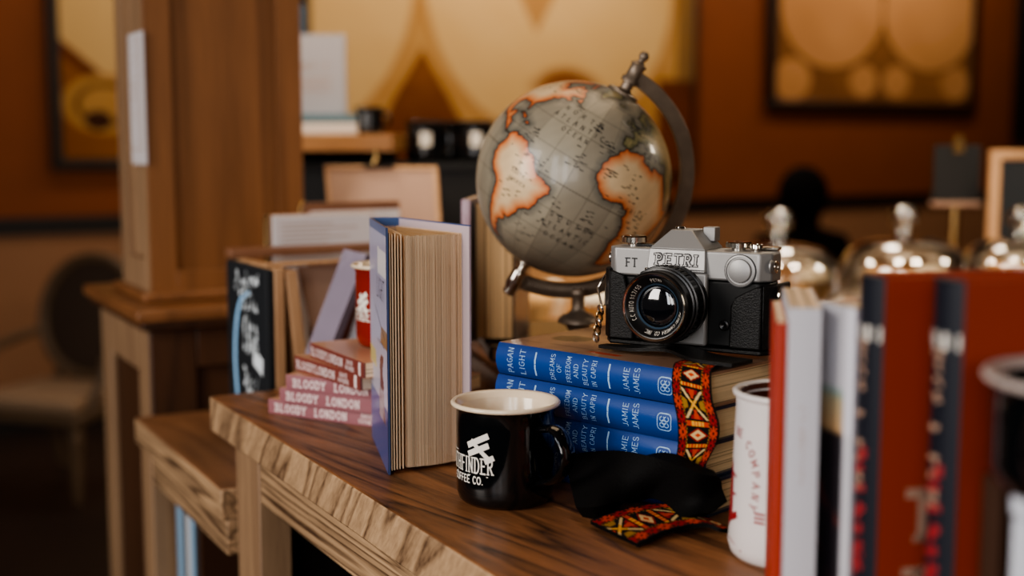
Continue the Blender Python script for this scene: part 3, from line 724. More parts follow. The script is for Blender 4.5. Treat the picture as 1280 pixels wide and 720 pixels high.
# half case
cs = MB()
tray = [(-.0745, -.008), (-.066, -.0205), (.066, -.0205), (.0745, -.008), (.0745, .012), (.066, .0215), (-.066, .0215), (-.0745, .012)]
cs.prism(tray, 2, 0, .0038, M['leather'])
cs.build('case_bottom', fc, bevel=.0012)
def shell_side(name, pts, y0=-.0215, y1=-.0172):
    k = MB(); k.prism(pts, 1, y0, y1, M['leather']); return k.build(name, fc, bevel=.0018, seg=3)
shell_side('case_grip', [(.0395, .0042), (.0665, .0042), (.0665, .0545), (.062, .0545), (.052, .0495), (.044, .045), (.0405, .038)])
shell_side('case_corner', [(-.0665, .0042), (-.044, .0042), (-.045, .030), (-.050, .046), (-.053, .0580), (-.0665, .062)])
k = MB(); k.prism([(.0668, -.0205), (.0752, -.010), (.0752, .0215), (.0708, .0215), (.0708, -.0085), (.0668, -.0145)], 2, .0042, .0560, M['leather']); k.build('case_side', fc, bevel=.0012)
k = MB(); k.prism([(-.0668, -.0205), (-.0752, -.010), (-.0752, .0215), (-.0708, .0215), (-.0708, -.0085), (-.0668, -.0145)], 2, .0042, .0630, M['leather']); k.build('case_side', fc, bevel=.0012)
# strap lugs
for sx in (-1, 1):
    k = MB(); k.lathe([(.0052, 0), (.0052, .0012), (.003, .0022), (0, .0022)], 20, M['satin'], Matrix.Translation((sx*.0702, -.012 if sx > 0 else 0, .0705)) @ Matrix.Rotation(sx*PI/2, 4, 'Y') , cap=False)
    k.tube([(sx*.0745, -.012*(sx > 0)+.0042*math.cos(a*PI/8), .0705+.0042*math.sin(a*PI/8)) for a in range(16)], .0009, M['chrome'], 8, closed=True); k.build('strap_lug', fc)
MC = Matrix.Translation((cpos.x, cpos.y, cz)) @ Matrix.Rotation(CR, 4, 'Z') @ Matrix.Scale(KS, 4)
def CW(x, y, z): return MC @ Vector((x, y, z))
# ================================================================= camera strap
sroot0 = Z(800, 640, TZ)
sp_ = thing('camera_strap', 'black leather strap with red woven folk pattern, trailing from the camera to the table', 'camera strap', (sroot0.x, sroot0.y, TZ))
def toS(p): return (p[0]-sroot0.x, p[1]-sroot0.y, p[2]-TZ)
OR = S(176, 58, 26); RD = S(132, 28, 24); CR_ = S(196, 168, 118); BK = S(16, 12, 12); OL = S(140, 104, 40); YL = S(206, 150, 60)
def weave(s, x):
    """s along in band widths, x across -1..1"""
    ax = abs(x)
    if ax > .93: return BK
    if ax > .56:
        f = (s*2.2) % 1; y = (ax-.56)/.37
        d = max(abs(f-.5)*1.0, abs(y-.5))
        if math.hypot(f-.5, y-.5) < .13: return BK
        if abs(f-.5) < .16 or abs(y-.5) < .16 or abs(abs(f-.5)-abs(y-.5)) < .10 and d < .45: return OR if int(s*2.2) % 2 else RD
        return BK
    if ax > .50: return BK if (s*9) % 1 < .5 else OL
    f = s % 2.0; y = x/.5
    if f < 1.0:      # X figure between two triangles
        g = (f-.5)*2
        if abs(abs(g)-abs(y)) < .13: return CR_ if abs(g) > .35 else YL
        if abs(y) < abs(g)*.62 and abs(g) > .38: 
            return OR if abs(y) < abs(g)*.3 else (BK if abs(g) < .72 else RD)
        if abs(g) < abs(y)*.4 and abs(y) > .6: return OL
        return BK
    if f < 1.28 : return BK if abs(f-1.14) > .07 else (YL if abs(y) < .55 and (y*3) % 1 > .25 else OR)
    if f < 1.72:
        g = (f-1.28)/.44*2-1
        d = abs(g)+abs(y)
        if d < .35: return OR
        if d < .8: return CR_
        if d < 1.05: return RD
        return BK
    return BK if abs(f-1.86) > .07 else (OR if (y*3) % 1 > .3 else YL)
def spline(pts, n):
    pts = [Vector(p) for p in pts]; P_ = [pts[0]*2-pts[1]]+pts+[pts[-1]*2-pts[-2]]; out = []
    m = len(pts)-1
    for i in range(n+1):
        t = i/n*m; k = min(int(t), m-1); t -= k; a, b, c, d = P_[k:k+4]
        out.append(.5*((2*b)+(c-a)*t+(2*a-5*b+4*c-d)*t*t+(3*b-a-3*c+d)*t**3))
    return out
def band(name, cen, wid, width, m, colfn, parent, n=160, nw=30, thick=.0016, back=None, s0=0, period=None):
    """ribbon through cen with half-width directions wid; thick slab, pattern on the first side"""
    cs_ = spline(cen, n); ws = [w.normalized() for w in spline(wid, n)]
    if isinstance(width, (list, tuple)): wv = [v.x for v in spline([(q, 0, 0) for q in width], n)]
    else: wv = [width]*(n+1)
    L = [0]
    for a, b in zip(cs_, cs_[1:]): L.append(L[-1]+(b-a).length)
    mb = MB(); nrm = []
    for i in range(n+1):
        t = (cs_[min(i+1, n)]-cs_[max(i-1, 0)]).normalized(); nrm.append(t.cross(ws[i]).normalized())
    per = period or (width if not isinstance(width, (list, tuple)) else max(width))
    def pos(u, w, off):
        i = round(w*n); return toS(cs_[i]+ws[i]*(u-.5)*wv[i]+nrm[i]*off)
    mb.grid(nw, n, lambda u, w: pos(u, w, thick/2), m, (lambda u, w: colfn(s0+L[round(w*n)]/per, u*2-1)) if colfn else None)
    mb.grid(4, n, lambda u, w: pos(u, w, -thick/2), back or M['pad'])
    for u0 in (0, 1): mb.grid(1, n, lambda u, w: pos(u0, w, (u-.5)*thick), back or M['pad'])
    for w0 in (0, 1): mb.grid(nw, 1, lambda u, w: pos(u, w0, (w-.5)*thick), back or M['pad'])
    return mb.build(name, parent, smooth=60, recalc=False)
upv = Vector((0, 0, 1))
sn = -diry                                 # outward normal of the blue spines
def SPN(t, out, z): return Vector((L0.x, L0.y, 0))+dirx*t-diry*out+Vector((0, 0, z))
# hanging patterned band: lies on the top cover, bends over the spine edge and hangs in front of it
tb = along(872, 461)
cen = [SPN(tb-.012, -.026, ST+.0022), SPN(tb-.010, -.012, ST+.0025), SPN(tb-.003, .003, ST+.0008), SPN(tb+.004, .012, ST-.016), SPN(tb+.012, .015, ST-.034), SPN(tb+.012, .015, ST-.050), SPN(tb+.005, .012, ST-.065), SPN(tb-.003, .0095, ST-.079), SPN(tb-.006, .009, ST-.090)]
wd = [dirx, dirx, dirx*1+upv*-.05, dirx+upv*-.1+diry*.1, dirx+upv*.0+diry*.2, dirx+upv*.12+diry*.2, dirx+upv*.2+diry*.15, dirx+upv*.12+diry*.1, dirx+diry*.1]
band('woven_band', cen, wd, [.035, .035, .035, .035, .034, .032, .029, .027, .026], M['weave'], weave, sp_, n=260, nw=44, period=.0235)
# leather tab in front of the camera, from the left clip to the band
cl = CW(-.070, -.026, .001-.0045); cl.z = ST+.0025
cr0 = SPN(tb-.016, -.030, ST+.0052)
mid = CW(-.035, -.034, 0); mid.z = ST+.0045; mid2 = CW(.0, -.036, 0); mid2.z = ST+.0075
band('leather_tab', [cl, mid, mid2, cr0, SPN(tb+.02, -.03, ST+.0052)], [diry, diry, diry, diry, diry], [.010, .020, .026, .030, .028], M['leather'], None, sp_, n=40, nw=6, thick=.0028, back=M['leather'])
# shoulder pad arching on the table
def T0(px, py, z): return Z(px, py, TZ+z)
fr_ = [(724, 640, .005), (745, 641, .008), (775, 629, .010), (808, 620, .011), (842, 630, .012), (868, 645, .011), (886, 643, .010)]
def off_plane(px, py, out):
    d = ray(px, py); n = -diry; b = Vector((L0.x, L0.y, 0))-diry*out; s_ = (b-Vector((CAM.x, CAM.y, 0))).dot(n)/Vector((d.x, d.y, 0)).dot(n); return CAM+d*s_
be = [off_plane(708, 574, .024), off_plane(745, 571, .020), off_plane(798, 569, .021), off_plane(850, 576, .024), off_plane(880, 589, .025), T0(897, 612, .024), T0(903, 630, .014)]
fe = [T0(*q) for q in fr_]
band('shoulder_pad', [(a+b)/2 for a, b in zip(fe, be)], [b-a for a, b in zip(fe, be)], [(b-a).length for a, b in zip(fe, be)], M['pad'], None, sp_, n=60, nw=10, thick=.011, back=M['pad'])
# patterned underside lying on the table below the pad
qcen = [T0(767, 667, .0035), T0(800, 653, .005), T0(836, 645, .006), T0(866, 645, .008), T0(886, 654, .006), T0(900, 657, .004)]
wv_ = [-FH*.88+RGT*.48, -FH+RGT*.45, -FH+RGT*.36, -FH+RGT*.3, -FH+RGT*.35, -FH+RGT*.4]
band('woven_pad_cover', [q_ for q_ in qcen], [-w for w in wv_], [.063, .062, .060, .050, .036, .028], M['weave'], lambda s, x: weave(s+.25, x), sp_, n=240, nw=52, period=.030, thick=.003)
# metal clips and chain links
def link(pts, r=.0011, closed=True, m=M['chrome'], name='clip'):
    k = MB(); k.tube([toS(p) for p in pts], r, m, 8, closed=closed); return k.build(name, sp_)
def loop(c, ax, ay, rx, ry, n=18): return [c+ax*rx*math.cos(2*PI*i/n)+ay*ry*math.sin(2*PI*i/n) for i in range(n)]
wx = (CW(1, 0, 0)-CW(0, 0, 0)).normalized(); wy = (CW(0, 1, 0)-CW(0, 0, 0)).normalized()
for sx in (-1, 1):
    s = Vector((wx.x, wx.y, 0))*sx
    if sx > 0:
        b0 = CW(.0785, -.012, .047)
        link(loop(b0, wy, upv, .0042, .0062)); link(loop(b0-upv*.014+s*.001, (wy+s*.4).normalized(), upv, .0032, .0135), .0012)
        link(loop(b0-upv*.030+s*.0015, (wy*.6+s).normalized(), upv, .0036, .0065)); link(loop(b0-upv*.040+s*.0015, (wy+s*.2).normalized(), upv, .0034, .006), .0013)
        link(loop(b0-upv*.0475+s*.001, (wy*.5-s).normalized(), upv, .0034, .005))
        k = MB(); e = b0-upv*.0475
        k.hull8([toS(e+wy*a+s*b+upv*c) for a, b, c in ((-.007, .000, -.010), (.007, .000, -.010), (.007, .0075, -.010), (-.007, .0075, -.010), (-.007, 0, -.0045), (.007, 0, -.0045), (.007, .004, -.0045), (-.007, .004, -.0045))], M['leather']); k.build('strap_end', sp_, bevel=.001)
    else:
        b0 = CW(-.0785, -.004, .044)
        link([b0+upv*.012, b0+upv*.006-wx*.004, b0-wx*.006-wy*.003, b0-upv*.016-wx*.001-wy*.005, b0-upv*.014+wx*.002-wy*.004, b0+wx*.001-wy*.001, b0+upv*.008+wx*.002], .0011)
        for i in range(5):
            c = CW(-.0785+.001*i, -.013-.004*i, .026-.0052*i)
            link(loop(c, (wy*(1 if i % 2 else -.4)+wx*(.4 if i % 2 else 1)).normalized(), (upv*1-wy*.3).normalized(), .0028, .0044, 12), .0011, m=M['old_brass'] if i % 2 else M['chrome'])
# ================================================================= mugs
def mug(name, label, pos, rotz, r, h, body, rim, inner, handle_ang, prn=None, taper=0, hr=.0042, hw=.026, hz=(.25, .8), group=None, rimw=.0028, foot=.006, flare=.003):
    t = thing(name, label, 'mug', pos, rotz, group)
    rb = r-flare+taper; k = MB(); w = .0022
    def R(z): return rb+(r-flare-rb)*z/h
    prof = [(0, .0012), (rb-foot-.002, .0012), (rb-foot-.001, 0), (rb-foot+.001, 0), (rb-.0018, foot*.55), (rb, foot*1.6)]+[(R(h*q), h*q) for q in (.2, .4, .6, .8, .93)]+[(r-flare*.4, h*.975), (r-rimw*.2, h-.001)]
    k.lathe(prof, 72, body, cap=False)
    def surf(ang, z, off=.00025): rr = R(z)+off; return (rr*math.sin(ang), -rr*math.cos(ang), z)
    if prn: prn(k, surf, R)
    b = k.build('body', t, smooth=60)
    k = MB(); k.lathe([(r-flare*.6, h*.972), (r+rimw*.4, h-.0012), (r+rimw*.55, h+.0006), (r, h+.0022), (r-rimw, h+.001), (r-flare-.003, h*.955)], 72, rim, cap=False); k.build('rim', t, smooth=80)
    k = MB(); k.lathe([(r-rimw-.0002, h+.0005), (r-flare-.003, h*.95), (rb-w-.001, h*.3), (rb-w-.002, .012), (rb-foot-.004, .0045), (0, .004)], 72, inner, cap=False); k.build('lining', t, smooth=80)
    a = handle_ang; d = Vector((math.sin(a), -math.cos(a), 0)); z0, z1 = h*hz[0], h*hz[1]
    p0 = d*(R(z1)-.001)+upv*z1; p3 = d*(R(z0)-.001)+upv*z0; e = R(h*.5)
    pts = spline([p0, d*(e+hw*.55)+upv*(z1+.001), d*(e+hw*.95)+upv*(z1-(z1-z0)*.28), d*(e+hw*.92)+upv*(z1-(z1-z0)*.6), d*(e+hw*.5)+upv*(z0+(z1-z0)*.12), p3], 28)
    k = MB(); side = d.cross(upv)
    # flattened strap handle
    v = []; f = []; n = 12
    for i, p in enumerate(pts):
        tt = (pts[min(i+1, len(pts)-1)]-pts[max(i-1, 0)]).normalized(); nn = tt.cross(side)
        for j in range(n): an = 2*PI*j/n; v.append(tuple(p+side*math.cos(an)*hr*1.9+nn*math.sin(an)*hr*.75))
    for i in range(len(pts)-1):
        for j in range(n): f.append((i*n+j, i*n+(j+1) % n, (i+1)*n+(j+1) % n, (i+1)*n+j))
    f += [tuple(range(n)), tuple((len(pts)-1)*n+j for j in range(n))]
    k.add(v, f, body); k.build('handle', t, smooth=60)
    return t
def black_print(k, surf, R):
    mW = M['white_print']
    rr = .044
    def mp(a0, z0): return lambda u, v: surf(math.radians(a0)+u/rr, z0+v, .0003)
    k.text('PATHFINDER', mp(-54.5, .0292), mW, h=.0118, thick=.105, serif=.08, gap=.17, cond=.62)
    k.text('COFFEE CO.', mp(-52, .0205), mW, h=.0056, thick=.17, gap=.2, cond=.95)
    k.stroke((-.034, 0), (.026, 0), .0005, 1, mp(-54, .0268), mW)
    k.stroke((-.034, 0), (-.012, 0), .0005, 1, mp(-54, .0440), mW)
    # winged emblem of three slanting strips
    for (x0, y0, x1, y1, w) in ((-.010, -.0005, .0085, .0075, .0048), (-.0095, -.0075, .0088, .000, .0046), (-.0065, .0025, .0105, -.0105, .0036), (.008, -.012, .0135, -.0095, .0045)):
        k.stroke((x0, y0), (x1, y1), w, 1, mp(-32.5, .0515), mW)
bm_ = Z(632, 623, TZ)
mug('enamel_mug', 'black enamel mug with cream rim and white lettering, in front of the blue books', (bm_.x, bm_.y, TZ+.0003), cf(0), .0425, .0790, M['black_enamel'], M['cream_enamel'], M['cream_enamel'], math.radians(47), black_print, hw=.027)
# white tall mug
def white_print_(k, surf, R):
    m = M['red_print']; rr = .042
    def mp(a0, z0): return lambda u, v: surf(math.radians(a0)+u/rr, z0+v, .0003)
    for i, ch in enumerate('RE COMPANY'):
        an = math.radians(92-13*i); cu, cv = .020*math.cos(an), .031*math.sin(an); rot = an-PI/2
        k.text(ch, (lambda cu, cv, rot: lambda u, v: surf(math.radians(-66)+(cu+u*math.cos(rot)-v*math.sin(rot))/rr, .056+cv+u*math.sin(rot)+v*math.cos(rot), .0003))(cu, cv, rot), m, h=.0056, thick=.15, serif=.08)
    for q in range(9):
        k.stroke((-.010+.0012*q, -.030+.001*q), (-.009+.0008*q, .018-.0022*abs(q-3)), .0011, 1, mp(-70, .050), m)
    k.stroke((-.013, .012), (.003, .008), .002, 1, mp(-70, .050), m); k.stroke((-.013, -.006), (.004, -.004), .0016, 1, mp(-70, .050), m); k.stroke((-.012, -.026), (.006, -.018), .005, 1, mp(-70, .050), m)
    for q in range(3): k.stroke((-.0035, .003*q), (.0035, .003*q), .0016, 1, mp(-30, .032), m)
    for q in range(5): k.stroke((-.012+.004*q, -.001*q), (-.0105+.004*q, -.001*q-.001), .0014, 1, mp(-58, .014), m)
wm = P(987, 690, .865)
mug('ceramic_mug', 'tall white ceramic mug with red print and brown inside, beside the front books', (wm.x, wm.y, TZ+.0003), cf(-12), .0395, .1150, M['white_glaze'], M['white_glaze'], M['brown_glaze'], math.radians(100), white_print_, taper=.0045, flare=.0012, hw=.024, rimw=.0034)
# ================================================================= pink paperbacks
PK = S(176, 96, 96); PKL = S(200, 140, 142)
g0 = Z(338, 520, TZ); g1 = Z(466, 538, TZ); gd = (g1-g0); gd.z = 0; gd.normalize(); GROT = math.atan2(gd.y, gd.x)
def pink_text(mb, surf, H, T):
    q = H/.172
    mb.text('BLOODY', lambda u, v: surf(.030*q+u, T*.22+v), M['pink_white'], h=T*.5, thick=.2, serif=.13, gap=.3, align='c', cond=.98)
    mb.text('LONDON', lambda u, v: surf(.083*q+u, T*.22+v), M['pink_white'], h=T*.5, thick=.2, serif=.13, gap=.3, align='c', cond=.98)
    mb.text('DAVID', lambda u, v: surf(.130*q+u, T*.54+v), M['pink_white'], h=T*.26, thick=.2, gap=.25)
    mb.text('FATHERS', lambda u, v: surf(.130*q+u, T*.16+v), M['pink_white'], h=T*.26, thick=.2, gap=.2)
    mb.stroke((.16*q, T*.2), (.16*q, T*.8), T*.35, 1, surf, M['pink_white'])
PT = .0152
lefts = [(336, 516, 0, .172), (350, 502, 0, .172), (358, 486, 1, .172), (369, 462, -24, .142), (388, 446, -30, .142)]
pl_ = ['bottom', 'second from the bottom', 'middle one', 'second from the top', 'topmost']
gy = Vector((-gd.y, gd.x, 0))
for k, (px, py, an, hh_) in enumerate(lefts):
    zb_ = TZ+.0002+k*(PT+.0003); o = Z(px, py, zb_)
    book('paperback_book', f'pink paperback with white spine lettering, {pl_[k]} of the pink stack', hh_, .105, PT, PK, o, rotz=GROT+math.radians(an), group='pink paperbacks beside the standing book', hard=False,
         spinecol=S(124, 64, 56) if k > 2 else S(146, 96, 102), topcol=S(196, 150, 120), spine_text=pink_text, seed=30+k, nlay=12)
PZ = TZ+.0002+5*(PT+.0003)
# red mug on the pink books
def red_print_(k, surf, R):
    mW = M['white_print']; rr = .04
    mp = lambda u, v: surf(math.radians(-42)+u/rr, .048+v, .0003)
    for (x0, y0, x1, y1, w) in ((-.008, -.002, .006, .007, .005), (-.008, -.009, .007, .0, .005), (-.004, .006, .006, -.010, .004)): k.stroke((x0, y0), (x1, y1), w, 1, mp, mW)
    k.text('PATHFINDER', lambda u, v: surf(math.radians(-58)+u/rr, .028+v, .0003), mW, h=.011, thick=.13, serif=.08, gap=.16, cond=.62)
rm = P(489, 400, 1.305)
mug('enamel_mug', 'red enamel mug with cream rim and white print, on the pink paperbacks', (rm.x, rm.y, PZ+.0004), cf(-5), .039, .082, M['red_enamel'], M['cream_enamel'], M['cream_enamel'], math.radians(95), red_print_)
# ================================================================= standing open book
HS = .2135
L1 = Z(486, 594, TZ); R1 = Z(588, 582, TZ)
lx, ld = cxd(L1); rx_, rd = cxd(R1)
l0 = W(lx-.030, ld+.145, TZ); r0 = W(lx-.002, ld+.148, TZ)
sb = thing('hardback_book', 'hardback in a lilac and blue dust jacket standing fanned open, behind the black mug', 'book', (L1.x, L1.y, TZ+.0003))
def lb_(p): return (p.x-L1.x, p.y-L1.y)
a0 = Vector(lb_(l0)); a1 = Vector(lb_(L1)); b0 = Vector(lb_(r0)); b1 = Vector(lb_(R1))
LIL = S(188, 186, 204); nzb = noise2(41)
def jacket_left(u, v):
    # u from spine (0) to front edge (1), v height
    n = nzb(u*2, v*6)
    c = lerp(LIL, S(166, 168, 196), v+.3*n)
    if v < .26: c = lerp(S(44, 66, 132), S(84, 104, 160), .35+.6*n+.2*(1-u))
    if v > .965: c = S(40, 86, 140)
    if abs(v-.845) < .05+.02*n and .5 < u < .97 : c = S(226, 224, 226) if n > -.25 else c
    if abs(v-.54) < .035 and u > .66+.1*n: c = S(146, 112, 74)
    if .18 < v < .46 and abs(u-.76-.2*n) < .05+.55*(.46-v): c = lerp(S(78, 34, 34), S(190, 182, 186) if v < .31 else S(110, 52, 48), .5+.9*nzb(u*9, v*16))
    if .36 < v < .44 and u < .42+.2*n: c = S(206, 196, 128)
    if .22 < v < .36 and .1 < u < .4 and nzb(u*6, v*7) > .1: c = S(70, 66, 90)
    return c
def flat(mb, p, q, m, nu, nv, colfn, off, h=HS):
    d = (q-p); L = d.length; d.normalize(); n = Vector((d.y, -d.x))*off
    mb.grid(nu, nv, lambda u, v: (p.x+d.x*L*u+n.x, p.y+d.y*L*u+n.y, v*h), m, colfn)
    return d, n
def slab2(mb, p, q, t, m, z0=0, z1=HS, col=None):
    d = (q-p).normalized(); n = Vector((-d.y, d.x))*t
    mb.prism([(p.x, p.y), (q.x, q.y), (q.x+n.x, q.y+n.y), (p.x+n.x, p.y+n.y)], 2, z0, z1, m, col=col)
k = MB(); slab2(k, a1, a0, -.0016, M['jacket'], col=S(60, 74, 110))
dd, nn = flat(k, a0, a1, M['jacket'], 40, 150, jacket_left, .0003)
# lettering on the jacket, running from spine to front edge
def jm(u, v):
    d = (a1-a0).normalized(); n = Vector((d.y, -d.x))*.0006; p = a0+d*(.10+u)+n; return (p.x, p.y, v)
k.text('LIGHT', lambda u, v: jm(u, .147+v), M['dark_print'], h=.018, thick=.06, serif=.04, gap=.25, cond=.9)
for i in range(14): k.stroke((-.05+.006*i, -.0042*i*.35), (-.046+.006*i, -.0042*i*.35-.002), .0008, 1, lambda u, v: jm(u, .136+v), M['dark_print'])
for i in range(5): k.stroke((-.03+.012*i, .001*(i % 2)), (-.022+.012*i, -.002), .0007, 1, lambda u, v: jm(u, .108+v), M['dark_print'])
# spine, gently rounded
sd = (b0-a0); sn2 = Vector((-sd.y, sd.x)).normalized()
pts = [(a0+sd*(i/8))+sn2*(.005*math.sin(PI*i/8)) for i in range(9)]
k.prism([(p.x, p.y) for p in pts]+[(a0.x*.5+b0.x*.5, a0.y*.5+b0.y*.5)], 2, 0, HS, M['jacket'], col=S(46, 78, 128))
slab2(k, b1, b0, -.0014, M['jacket'], z1=HS-.001, col=S(172, 158, 172))
slab2(k, b1, b0, -.0016, M['jacket'], z0=HS-.0009, z1=HS, col=S(36, 78, 130))
q_ = (b0-b1).normalized()
slab2(k, b1-q_*.0003, b0-q_*.002, .0007, M['jacket'], z0=.0, z1=HS-.0012, col=S(190, 174, 180))
k.build('dust_jacket', sb, smooth=40)
# page block: wedge from spine to fanned fore-edge
e1 = b1+q_*.006; e1 = e1+Vector((-q_.y, q_.x))*-.0012 if False else e1
fl = Z(508, 589, TZ); f0 = Vector(lb_(fl)); cz0, cz1 = .0028, HS-.0075
s_in0 = a0+sd*.28-sn2*.004; s_in1 = a0+sd*.9-sn2*.006
pg = MB(); n = 150; r = random.Random(3)
tone = [(.58 if r.random() < .10 else .9+.16*r.random()) for _ in range(n)]
jitr = [r.uniform(0, .0022) for _ in range(n)]; topj = [r.uniform(0, .0012) for _ in range(n)]
e1 = b1+q_*.012; off_in = Vector((q_.y, -q_.x)); 
inner = e1+ (f0-e1).normalized()*.0012
for i in range(n):
    t0, t1 = i/n, (i+1)/n
    fo = lambda t: inner.lerp(f0, t)+ (b0-b1).normalized()*(-.004*math.sin(PI*t))
    si = lambda t: s_in1.lerp(s_in0, t)
    p0, p1 = fo(t0), fo(t1); d = (si(t0)-p0).normalized()*jitr[i]
    zt = cz1-topj[i]
    c = tuple(x*tone[i] for x in PAGE)
    ct = tuple(x*(.9+.1*tone[i]) for x in S(214, 176, 128))
    A_, B_, C_, D_ = p0+d, p1+d, si(t1), si(t0)
    pg.add([(q.x, q.y, z) for z in (cz0, zt) for q in (A_, B_)], [(0, 1, 3, 2)], M['matte'], c)
    pg.add([(q.x, q.y, z) for z, q in ((zt, A_), (zt, B_), (zt, C_), (zt, D_))], [(0, 1, 2, 3)], M['matte'], ct)
    pg.add([(q.x, q.y, z) for z, q in ((cz0, A_), (cz0, B_), (cz0, C_), (cz0, D_))], [(0, 1, 2, 3)], M['matte'], ct)
pg.add([(q.x, q.y, z) for z in (cz0, cz1) for q in (f0, s_in0)], [(0, 1, 3, 2)], M['matte'], PAGE)
pg.add([(q.x, q.y, z) for z in (cz0, cz1) for q in (inner, s_in1)], [(0, 1, 3, 2)], M['matte'], PAGE)
pg.build('page_block', sb, smooth=10, recalc=False)
# loose leaves between the jacket and the block
for i, (pxx, pyy, hh) in enumerate(((489.5, 592.5, .0048), (492.5, 592, .006), (496, 591, .0055), (499.5, 590.5, .0075), (503.5, 590, .0065))):
    q = Vector(lb_(Z(pxx, pyy, TZ))); s_ = a0+sd*(.06+.05*i)-sn2*.003
    k = MB(); n_ = 14
    for j in range(n_):
        t0, t1 = j/n_, (j+1)/n_; bow = lambda t: .004*math.sin(PI*t)*(1 if i % 2 else .4)
        dn = (q-s_).normalized(); dn = Vector((-dn.y, dn.x))
        A_ = s_.lerp(q, t0)+dn*bow(t0); B_ = s_.lerp(q, t1)+dn*bow(t1)
        nn2 = dn*.0009
        k.hull8([(A_.x, A_.y, cz0), (B_.x, B_.y, cz0), (B_.x+nn2.x, B_.y+nn2.y, cz0), (A_.x+nn2.x, A_.y+nn2.y, cz0), (A_.x, A_.y, HS-hh), (B_.x, B_.y, HS-hh), (B_.x+nn2.x, B_.y+nn2.y, HS-hh), (A_.x+nn2.x, A_.y+nn2.y, HS-hh)], M['matte'], tuple(c*(1.15-.12*(i % 2)) for c in PAGE))
    k.build('loose_leaf', sb, smooth=60, recalc=False)
# ================================================================= globe
GR = .1003
gc = P(717, 224, 1.32); 
toward = -FH
axis = (RGT*.485+UPZ*.862-FH*.10).normalized()
viewd = (CAM-gc).normalized()
# sub-viewer meridian: project view dir on the equator plane
mer = (viewd-axis*viewd.dot(axis)).normalized(); eastv = axis.cross(mer)
LON0 = -27
gt = thing('desk_globe', 'antique style desk globe with orange continents on a dark tilted metal stand', 'globe', (gc.x, gc.y, TZ))
GO = Vector((0, 0, gc.z-TZ))
SA = [(-77.5,8.7),(-75.5,10.6),(-72,12.2),(-71.5,10.8),(-68,11),(-64,10.5),(-61.8,10.7),(-60,8.5),(-57,6),(-54,5.8),(-51.5,4.3),(-50,1.5),(-48,-.8),(-44,-2.5),(-41,-2.9),(-38,-4),(-35.3,-5.2),(-34.8,-8),(-37,-11),(-39,-14),(-39.2,-17.8),(-41,-21.8),(-44.5,-23),(-48,-25.5),(-48.7,-28.5),(-52,-32.5),(-54.8,-34.9),(-58.3,-34),(-57,-36.5),(-58,-38.3),(-62,-39),(-65,-41),(-63.7,-42.5),(-67.3,-45.5),(-65.8,-47.5),(-69,-51),(-68.3,-53),(-65.5,-55),(-70,-55),(-74,-52),(-75.5,-47),(-73.5,-41),(-73.5,-37),(-71.6,-32),(-70.5,-25),(-70.2,-18.5),(-76,-14),(-79.5,-7.5),(-81.2,-5),(-80.3,-2.8),(-80,.5),(-77.5,3.8),(-77.3,6.5)]
AF = [(-17.3,14.7),(-16.3,19),(-17,21),(-14.5,26),(-12.9,27.8),(-9.7,30),(-9.5,32.5),(-6.8,34),(-5.8,35.8),(-2,35.1),(3,36.8),(10,37.2),(11,35),(10.2,34),(15.2,32.3),(19,30.3),(20,32.5),(23,32.7),(29,30.9),(32.5,31.2),(34,28),(35.5,24),(37.2,20.5),(39.5,15.5),(43,11.8),(51,11.8),(48,5),(42,-1.5),(39.2,-6),(40.5,-11),(40.5,-15),(35,-19.8),(35.4,-24),(32.8,-27),(30.5,-31),(25.7,-34),(20,-34.8),(18.3,-34),(17,-29.5),(14.5,-22.7),(11.8,-17),(13.7,-11),(12.3,-6),(9,-1),(9.5,3.8),(7,4.3),(4.5,6.3),(1,5.9),(-2,4.8),(-7.5,4.4),(-11,6.7),(-13.3,9),(-15,11),(-16.7,12.5)]
NA = [(-77.5,8.7),(-83,9),(-83.5,14.5),(-88,16),(-87,21.4),(-90.5,21),(-94.5,18.2),(-97.5,22.5),(-97,27.5),(-94,29.5),(-89.5,29.2),(-85,29.8),(-82.7,28),(-81,25.2),(-80.2,27),(-81.3,31),(-77,34.7),(-75.5,37),(-74,40.5),(-70,41.7),(-70.5,43.5),(-67,44.7),(-64,43.8),(-61,45.8),(-64.5,47),(-65,49),(-60,50.2),(-56,51.8),(-57.5,54.5),(-61.5,56.5),(-64.5,60.3),(-69.5,60),(-77.5,62.3),(-78,58.5),(-79,54.5),(-80,51.5),(-85,55.3),(-92.5,57),(-94.5,60),(-90,64),(-82,67),(-82,69.5),(-95,72),(-110,68.5),(-125,70),(-140,69.7),(-156,71),(-166,68),(-165,64),(-165,60),(-158,57.5),(-152,60),(-140,59.8),(-132,55.5),(-124,48.5),(-124,40),(-120.5,34.5),(-117,32.5),(-114.5,28),(-110,23),(-112.5,30),(-109,26),(-105.5,20.5),(-101,17.3),(-95,16),(-90,13.7),(-86,11),(-83.5,8.4)]
ISL = [[(-59,47.7),(-56,46.8),(-53,47),(-53.5,49),(-56,51.5)], [(-85,22),(-80,23.2),(-75,20.8),(-77.5,19.9),(-80,21.6)], [(-74.3,18.4),(-72,20),(-68.5,18.7),(-71,17.8)], [(-68,63),(-65,66),(-78,73.5),(-88,73),(-85,70),(-74,68)]]
GL_ = [(-44,60),(-49,63),(-53.5,67),(-52,70),(-56,74),(-68,76),(-60,81.5),(-35,83.4),(-18,80),(-20,74),(-24,70.5),(-33,68),(-40,65)]
